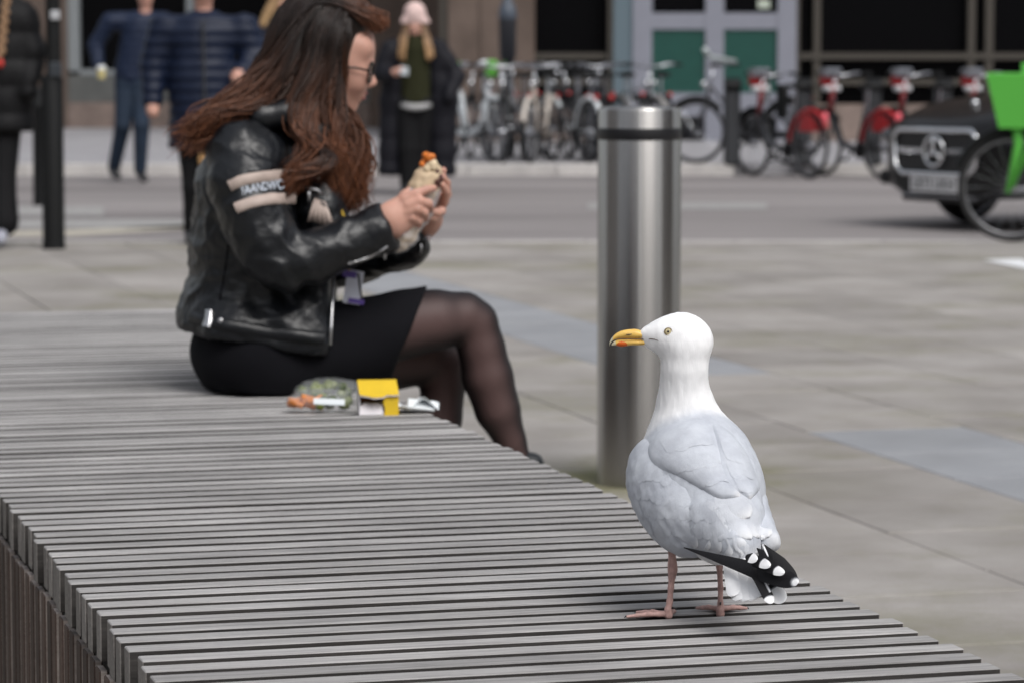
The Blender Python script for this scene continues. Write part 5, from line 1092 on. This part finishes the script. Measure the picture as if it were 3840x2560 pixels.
    strands('hair', [([(930,52,-.02),(924,80,-.06),(919,105,-.1),(916,135,-.12)], [(938,54,-.06),(934,80,-.09),(930,105,-.13),(930,140,-.14)]), ([(976,52,-.02),(982,80,-.06),(990,105,-.1),(996,132,-.12)], [(968,54,-.06),(974,80,-.09),(978,105,-.13),(982,140,-.14)])], Mg, r, O, P, 90, .012, rg, 1.5)
    body('trousers', [*chain([(T(938,245,0),.12),(T(938,340,-.02),.09),(T(938,425,0),.075)],.02), *chain([(T(972,245,0),.12),(T(970,340,.02),.09),(T(968,425,.04),.075)],.02)], VX, dark_trs, r, O)
    for x in (938,968): body('shoe', [cone(T(x,428,0), T(x,436,-.16), .05, .04, .02)], VX, shoe, r, O)
    c = P(928,163,-.28); ph = thing('phone', 'pale phone in the hand of the person with the pink beanie', 'phone', c)
    MB().box((0,0,0), (.075,.15,.010), Matrix.Rotation(.5,3,'X') @ Matrix.Rotation(.2,3,'Y'), .004).build('phone_body', pbr('phone_case', (.35,.38,.40), .3), ph)
people_build()

# ================================================================== STREET FURNITURE, BICYCLES, CAR
M_black = pbr('black_paint', (.005,.0055,.006), .5, var=.2, scale=20, spec=.3)
M_rub = pbr('tyre_rubber', (.014,.014,.015), .8); M_alu2 = pbr('polished_aluminium', (.42,.43,.46), .28, 1); M_rimd = pbr('dull_rim', (.25,.25,.26), .4, 1); M_chrome = pbr('chrome', (.75,.76,.78), .12, 1)
def posts_build():
    p = at(124,571,18.9); root = thing('lamp_post', 'tall black post with a thick base sleeve beside the kerb', 'post', (p.x,p.y,0))
    MB().lathe([(.070,0),(.066,.05),(.066,1.0),(.060,1.02),(.046,1.03)], n=24).build('base_sleeve', M_black, root, smooth='auto')
    MB().lathe([(.045,1.0),(.045,3.4),(.02,3.42)], c=(.012,0,0), n=24).build('pole', M_black, root, smooth='auto')
    MB().box((.03,-.045,1.38),(.055,.02,.055),None,.006).build('sticker', pbr('pale_sticker', (.42,.43,.45), .6), root)
    MB().box((.03,-.055,1.06),(.075,.05,.09),None,.01).build('button_box', pbr('dark_box', (.03,.035,.042), .4), root)
    MB().lathe([(.047,3.3),(.12,3.4),(.14,3.55),(.05,3.6)], c=(.012,0,0), n=20).build('lantern', pbr('lantern_glass', (.5,.5,.48), .3), root, smooth=True)
    p = onz(97,472,ROAD_Z); p = Vector((p.x,p.y,ROAD_Z)); root = thing('black_bollard', 'short black street bollard standing behind the tall black post', 'bollard', p)
    MB().lathe([(.080,0),(.075,.05),(.070,.78),(.085,.80),(.085,.84),(.07,.86),(.07,.93),(.05,.97),(.01,.985)], n=24).build('shaft', M_black, root, smooth='auto')
    p = at(1166,200,36.0); root = thing('street_post', 'slim dark post with a bluish rounded head behind the parked bicycles', 'post', (p.x,p.y,0))
    MB().lathe([(.09,0),(.06,.06),(.05,.10),(.05,1.05)], n=20).build('pole', M_black, root, smooth='auto')
    MB().lathe([(.055,1.05),(.095,1.12),(.10,1.55)], n=20).build('cabinet', pbr('dark_cabinet', (.012,.013,.018), .5), root, smooth='auto')
    MB().lathe([(.10,1.55),(.105,1.58),(.09,1.68),(.05,1.75),(.045,1.95),(.01,1.97)], n=20).build('cap', pbr('bluish_cap', (.06,.075,.10), .4), root, smooth=True)
def bicycle(name, label, loc, yaw, col, group=None, style='city', guard=None, steer=0.0, grip=None, rear_col=None, lamp=True):
    t = thing(name, label, 'bicycle', loc, yaw, group)
    Mc = pbr('bicycle_paint', col, .35, coat=.3); Mg = guard or M_black; r = .335; xf, xr = .53, -.53
    for x, nm in ((xf,'wheel'),(xr,'wheel')):
        w = MB().torus((x,0,r), r-.018, .019, 'y', 36, 8).build(nm, M_rub, t, smooth=True)
        MB().torus((x,0,r), r-.040, .010, 'y', 36, 6).build('rim', M_rimd, w, smooth=True)
        sp = MB()
        for k in range(20): a = k*math.pi/10; sp.tube([(x,.02*(1 if k%2 else -1),r),(x+(r-.045)*math.cos(a),0,r+(r-.045)*math.sin(a))], .0016, 4, False)
        sp.build('spokes', M_alu2, w); MB().lathe([(.03,-.045),(.03,.045)], (x,0,r), 'y', 12, True).build('hub', M_alu2, w, smooth='auto')
    f = MB(); hd = Vector((.38,0,.82)); hb = Vector((.41,0,.66)); bb = Vector((-.08,0,.28)); st = Vector((-.24,0,.74))
    if style == 'city':
        f.tube([hb,(.2,0,.42),bb], .021, 8).tube([hd,(.18,0,.60),(-.16,0,.50)], .017, 8).tube([st,bb], .017, 8)
    elif style == 'hire':
        f.tube([hb,(.22,0,.36),(.0,0,.29),bb], .038, 8).tube([st,bb], .026, 8).tube([hd,hb], .035, 8)
    else: f.tube([hb,bb], .019, 8).tube([hd,st], .016, 8).tube([st,bb], .016, 8)
    for s in (-1,1): f.tube([bb,(xr,s*.05,r)], .011, 6).tube([st,(xr,s*.05,r)], .009, 6)
    f.tube([hd,hb], .022, 8); f.build('frame', Mc, t, smooth=True)
    fk = MB()
    for s in (-1,1): fk.tube([hb+Vector((0,s*.02,0)),(.44,s*.052,.58),(xf,s*.052,r)], .013, 6)
    fk.build('fork', Mc, t, smooth=True)
    hz = 1.02 if style != 'hire' else 1.03
    h = MB(); h.tube([hd,(.35,0,hz-.04)], .015, 8).tube([(.18,-.30,hz+.02),(.30,-.24,hz+.03),(.36,-.10,hz),(.36,.10,hz),(.30,.24,hz+.03),(.18,.30,hz+.02)], .0135, 8); h.build('handlebar', M_alu2, t, smooth=True)
    for s in (-1,1): MB().tube([(.26,s*.265,hz+.025),(.15,s*.315,hz+.018)], .019, 8).build('grip', grip or M_black, t, smooth=True)
    MB().tube([st-Vector((0,0,.1)),(-.27,0,.90)], .014, 8).build('seat_post', M_alu2, t)
    MB().sphere((-.33,0,.93), (.08,.10,.035), 12, 8).sphere((-.22,0,.93), (.12,.045,.028), 12, 8).build('saddle', M_black, t, smooth=True)
    for x, a0, a1 in ((xf,.35,2.4),(xr,.1,2.6)): MB().torus((x,0,r), r+.022, .026, 'y', 18, 6, a0, a1).build('mudguard', Mg if x == xf or rear_col is None else rear_col, t, smooth=True)
    c = MB().lathe([(.09,-.03),(.09,-.02)], bb, 'y', 20, True); 
    for s in (-1,1): c.tube([bb+Vector((0,s*.05,0)), bb+Vector((s*.12,s*.06,-s*.10))], .012, 6).box(bb+Vector((s*.12,s*.11,-s*.10)), (.09,.08,.025))
    c.build('crank', M_black, t); MB().box((-.30,-.05,.31),(.46,.02,.08),None,.01).build('chain_guard', Mg, t)
    if lamp:
        MB().sphere((.45,0,.84), (.035,.035,.035), 10, 8).build('front_lamp', M_chrome, t, smooth=True); MB().sphere((-.72,0,.70), (.02,.03,.03), 8, 6).build('rear_lamp', pbr('red_lens', (.45,.01,.01), .3), t, smooth=True)
    return t
def bikes_build():
    g = 'bicycles parked on the far pavement'; white = pbr('white_mudguard', (.70,.74,.76), .4); grey = pbr('grey_mudguard', (.33,.32,.31), .4); limeg = pbr('lime_paint', (.10,.36,.05), .4)
    def spot(px, Y): return (wx(px,Y), Y, 0)
    b = bicycle('bicycle', 'green and white hire bicycle at the left end of the parked row', spot(1082,34.6), R(-62), (.55,.58,.60), g, 'hire', white, grip=limeg, rear_col=white)
    MB().box((.48,0,1.0),(.07,.12,.18),Matrix.Rotation(.25,3,'Y'),.02).build('green_panel', limeg, b); MB().sphere((.36,0,1.06),(.05,.09,.03),10,6).build('display', white, b, smooth=True)
    bicycle('bicycle', 'dark bicycle with silver swept handlebar next to the green hire bicycle', spot(1140,34.2), R(-82), (.05,.05,.055), g, 'city', M_black)
    bicycle('bicycle', 'bicycle with raised silver handlebar and wide grips, third in the row', spot(1190,34.9), R(100), (.16,.17,.19), g, 'city', grey, grip=grey)
    bicycle('bicycle', 'bicycle with a pale rear mudguard in the middle of the parked row', spot(1245,34.2), R(-104), (.38,.33,.29), g, 'city', pbr('cream_guard', (.55,.5,.45), .4))
    bicycle('bicycle', 'bicycle with a bright white mudguard left of the steel bollard', spot(1308,34.4), R(112), (.07,.07,.075), g, 'road', white, rear_col=white)
    bicycle('bicycle', 'dark blue bicycle with a red rear lamp just left of the steel bollard', spot(1362,34.8), R(84), (.015,.022,.04), g, 'road', M_black)
    bicycle('bicycle', 'bicycle with silver fork just above the top of the steel bollard', spot(1464,35.2), R(-70), (.40,.41,.44), g, 'road', grey)
    bicycle('bicycle', 'black bicycle half hidden between the second and third parked bicycles', spot(1165,35.6), R(-96), (.012,.012,.014), g, 'road', M_black)
    bicycle('bicycle', 'black bicycle with dark saddle between the steel bollard and the white mudguard', spot(1335,35.6), R(-80), (.012,.012,.014), g, 'city', M_black)
    bicycle('bicycle', 'black bicycle whose handlebar shows left of the green door panels', spot(1410,35.4), R(-118), (.012,.012,.014), g, 'city', M_black)
    extra = [(1100,35.8,-100,'black bicycle behind the green and white hire bicycle'),(1218,35.7,82,'black bicycle behind the pale mudguard in the middle of the row'),(1275,35.9,-75,'dark grey bicycle behind the white mudguard in the row'),(1385,34.3,95,'dark bicycle standing half behind the left edge of the steel bollard'),(1505,34.9,-105,'dark bicycle half behind the right edge of the steel bollard')]
    for px, Y, a, lb in extra: bicycle('bicycle', lb, spot(px,Y), R(a), (.02,.02,.023), g, 'city', M_black)
    b = bicycle('bicycle', 'black bicycle with long silver handlebar right of the steel bollard', spot(1708,33.6), R(158), (.020,.020,.024), None, 'city', M_black)
    MB().tube([(.20,-.30,1.07),(.40,-.05,1.12),(.34,.30,1.20)], .030, 8).build('long_handlebar', pbr('silver_bar', (.55,.6,.6), .35, .6), b, smooth=True)
    MB().box((-.42,0,.66),(.10,.16,.36),None,.02).build('pannier', M_black, b)
    # red hire bicycles at their docks
    red = pbr('red_plastic', (.36,.014,.018), .35, var=.1); wht = pbr('white_plastic', (.62,.62,.64), .4); g2 = 'red hire bicycles at the docking station'
    labs = ['red hire bicycle nearest the steel bollard, at its dock', 'second red hire bicycle right of the steel bollard', 'third red hire bicycle, left of the black car', 'red hire bicycle behind the black car bonnet']
    for k, px in enumerate((1793,1958,2122,2285)):
        Y = 32.5; t = bicycle('hire_bicycle', labs[k], (wx(px,Y), Y, ROAD_Z), R(118), (.035,.036,.042), g2, 'hire', M_black, rear_col=red, lamp=False)
        MB().box((.46,0,.98),(.12,.16,.11),Matrix.Rotation(-.2,3,'Y'),.02).build('front_unit', red, t); MB().box((.40,-.0,.90),(.12,.18,.06),None,.02).build('front_rack', wht, t)
        MB().box((.42,0,1.08),(.16,.20,.06),None,.02).build('console', M_alu2, t)
        for s in (-1,1): MB().prism([(-.70,.48),(-.40,.48),(-.43,.60),(-.52,.66),(-.64,.62)], .012, Matrix.Rotation(R(90),3,'X'), (0,s*.055,0)).build('wheel_cover', red, t)
        MB().sphere((-.80,0,.62),(.03,.035,.06),10,8).build('rear_reflector', pbr('pink_reflector', (.75,.12,.15), .3), t, smooth=True)
        MB().tube([(.36,.012,.95),(.40,.012,.62)], .030, 8).build('red_stem', pbr('dark_red', (.16,.012,.015), .4), t, smooth=True)
        d = thing('docking_post', 'dark docking post in front of the ' + ('first','second','third','fourth')[k] + ' red hire bicycle', 'docking post', (wx(px,Y)-.10-.36, Y+.62, 0), 0, 'docking posts of the hire station')
        MB().box((0,0,.40),(.16,.30,.80),None,.03).build('dock_body', pbr('dock_grey', (.03,.032,.036), .5), d); MB().box((0,-.12,.84),(.18,.14,.10),Matrix.Rotation(.5,3,'X'),.02).build('dock_head', M_black, d)
    # bright green hire bicycle close to the kerb, cut by the right edge
    Y = 19.55; c = at(2330,440,Y); t = bicycle('green_hire_bicycle', 'bright green hire bicycle with green basket at the right edge', (c.x+.53*math.cos(R(8)),Y,0), R(172), (.08,.42,.04), None, 'hire', M_black, grip=M_black)
    gp = pbr('bright_green', (.10,.47,.06), .4)
    m = MB(); 
    for (x0,x1,z0,z1) in ((.54,.86,.78,1.14),): 
        vs = [Vector(q) for q in ((.44,-.13,.70),(.62,-.13,.70),(.62,.13,.70),(.44,.13,.70),(.36,-.19,1.03),(.70,-.19,1.03),(.70,.19,1.03),(.36,.19,1.03))]
        m.add(vs, [(3,2,1,0),(0,1,5,4),(1,2,6,5),(2,3,7,6),(3,0,4,7)])
    o = m.build('basket', gp, t); o.modifiers.new('thick','SOLIDIFY').thickness = .02
    for s in (-1,1): MB().tube([(.52,s*.06,.80),(.50,s*.06,.60),(.56,s*.06,.30)], [.035,.028,.016], 8).build('fork_cover', gp, t, smooth=True)
    MB().tube([(.45,0,1.10),(.44,0,.72)], .04, 8).build('head_cover', gp, t, smooth=True)
def car_build():
    yaw = math.atan2(-.53,-.848); h = Vector((math.cos(yaw),math.sin(yaw),0))
    pl = at(2150,424,22.7); o = pl - h*.97; o.z = ROAD_Z
    t = thing('parked_car', 'black saloon car with chrome grille behind the green hire bicycle', 'car', o, yaw)
    paint = pbr('black_car_paint', (.004,.004,.0045), .30, coat=.15, spec=.35); trim = pbr('black_trim', (.008,.008,.009), .5); gls = pbr('car_glass', (.01,.012,.014), .06, spec=.6)
    def loft(secs, name, mat, parent=t, n=20, p=3.2):
        """secs: (x, half width, z bottom, z top)"""
        vs = []
        for (x, w, z0, z1) in secs:
            for k in range(n):
                a = 2*math.pi*k/n; cx, sx = math.cos(a), math.sin(a); q = (abs(cx)**p+abs(sx)**p)**(-1/p); vs.append(Vector((x, w*cx*q, (z0+z1)/2+(z1-z0)/2*sx*q)))
        m = len(secs)
        return MB().add(vs, [(i*n+k,i*n+(k+1)%n,(i+1)*n+(k+1)%n,(i+1)*n+k) for i in range(m-1) for k in range(n)]+[tuple(range(n)), tuple(range((m-1)*n,m*n))[::-1]]).build(name, mat, parent, smooth='auto')
    body_s = [(-3.65,.55,.45,.85),(-3.6,.75,.35,.95),(-3.3,.88,.28,1.02),(-2.5,.90,.22,1.02),(-1.2,.91,.22,1.0),(-.75,.91,.22,1.03),(-.3,.905,.22,1.0),(.2,.89,.22,.955),(.55,.84,.22,.905),(.78,.76,.22,.84),(.90,.64,.23,.79),(.96,.50,.24,.745)]
    loft([tuple(r) for r in spline(body_s, 40)], 'body', paint, p=4.5)
    cab = [(-3.2,.60,.9,.98),(-2.8,.66,.9,1.25),(-2.2,.64,.9,1.42),(-1.6,.64,.9,1.45),(-1.1,.66,.9,1.30),(-.55,.70,.9,.96)]
    loft([tuple(r) for r in spline(cab, 16)], 'cabin', gls, p=3)
    MB().box((-1.75,0,1.445),(1.1,1.0,.03),None,.01).build('roof', paint, t)
    # grille on the nose
    MB().box((.955,0,.56),(.04,.86,.31),None,.02).build('grille', trim, t)
    b = MB(); P = [(.985,y,z) for y, z in ((-.46,.66),(-.40,.715),(.40,.715),(.46,.66),(.44,.46),(.36,.40),(-.36,.40),(-.44,.46))]
    b.tube(P+[P[0]], .020, 8, False).build('grille_frame', M_chrome, t, smooth=True)
    for s in (-1,1): MB().box((.985,s*.27,.565),(.02,.28,.035),None,.006).build('grille_bar', M_chrome, t)
    em = MB().torus((0.995,0,.565), .105, .014, 'x', 28, 8)
    for k in range(3): a = math.pi/2+k*2*math.pi/3; em.tube([(1.0,0,.565),(1.0,.10*math.cos(a),.565+.10*math.sin(a))], [.024,.008], 6)
    em.build('grille_emblem', M_chrome, t, smooth=True)
    MB().sphere((.62,0,.90),(.03,.03,.03),10,8).build('bonnet_badge', M_chrome, t, smooth=True)
    plm = pbr('number_plate', (.55,.55,.56), .5)
    np_ = MB().box((.992,0,.335),(.012,.52,.125),None,.004).build('number_plate', plm, t)
    cu = bpy.data.curves.new('plate_text','FONT'); cu.body = 'LB73 UKH'; cu.size = .105; cu.align_x = 'CENTER'; tmp = bpy.data.objects.new('plate_tmp', cu); COL.objects.link(tmp); bpy.context.view_layer.update()
    me = bpy.data.meshes.new_from_object(tmp.evaluated_get(bpy.context.evaluated_depsgraph_get())); bpy.data.objects.remove(tmp)
    for v in me.vertices: v.co = Vector((1.0, v.co.x, .30+v.co.y))
    me.update(); link('plate_characters', me, M_black, np_)
    MB().box((.86,0,.225),(.18,.84,.05),None,.015).build('lower_lip', trim, t); MB().box((.955,0,.245),(.02,.8,.016),None,.004).build('lip_trim', M_alu2, t)
    for s in (-1,1):
        hl = MB().sphere((.74,s*.66,.665),(.16,.17,.075),16,10).build('headlamp', pbr('headlamp_glass', (.10,.105,.115), .08, .3), t, smooth=True)
        MB().tube([(.86,s*.50,.70),(.80,s*.66,.72),(.66,s*.80,.73)], .016, 6).build('lamp_strip', M_chrome, hl, smooth=True)
        MB().sphere((.86,s*.62,.655),(.03,.04,.035),10,8).build('lamp_lens', M_chrome, hl, smooth=True)
        MB().box((.84,s*.62,.36),(.10,.22,.10),Matrix.Rotation(s*-.5,3,'Z'),.02).build('air_intake', trim, t); MB().tube([(.90,s*.52,.30),(.84,s*.68,.31),(.70,s*.82,.34)], .014, 6).build('bumper_trim', M_alu2, t, smooth=True)
        for x in (0,-2.75):
            w = MB().torus((x,s*.80,.325), .245, .08, 'y', 30, 10).build('wheel', M_rub, t, smooth=True); MB().lathe([(.02,.0),(.20,.01),(.22,.05)], (x,s*.80+(.02 if s > 0 else -.06),.325), 'y', 20).build('rim', M_alu2, w, smooth=True)
        MB().box((-.7,s*.98,1.0),(.10,.20,.12),None,.04).build('wing_mirror', paint, t)
posts_build(); bikes_build(); car_build()
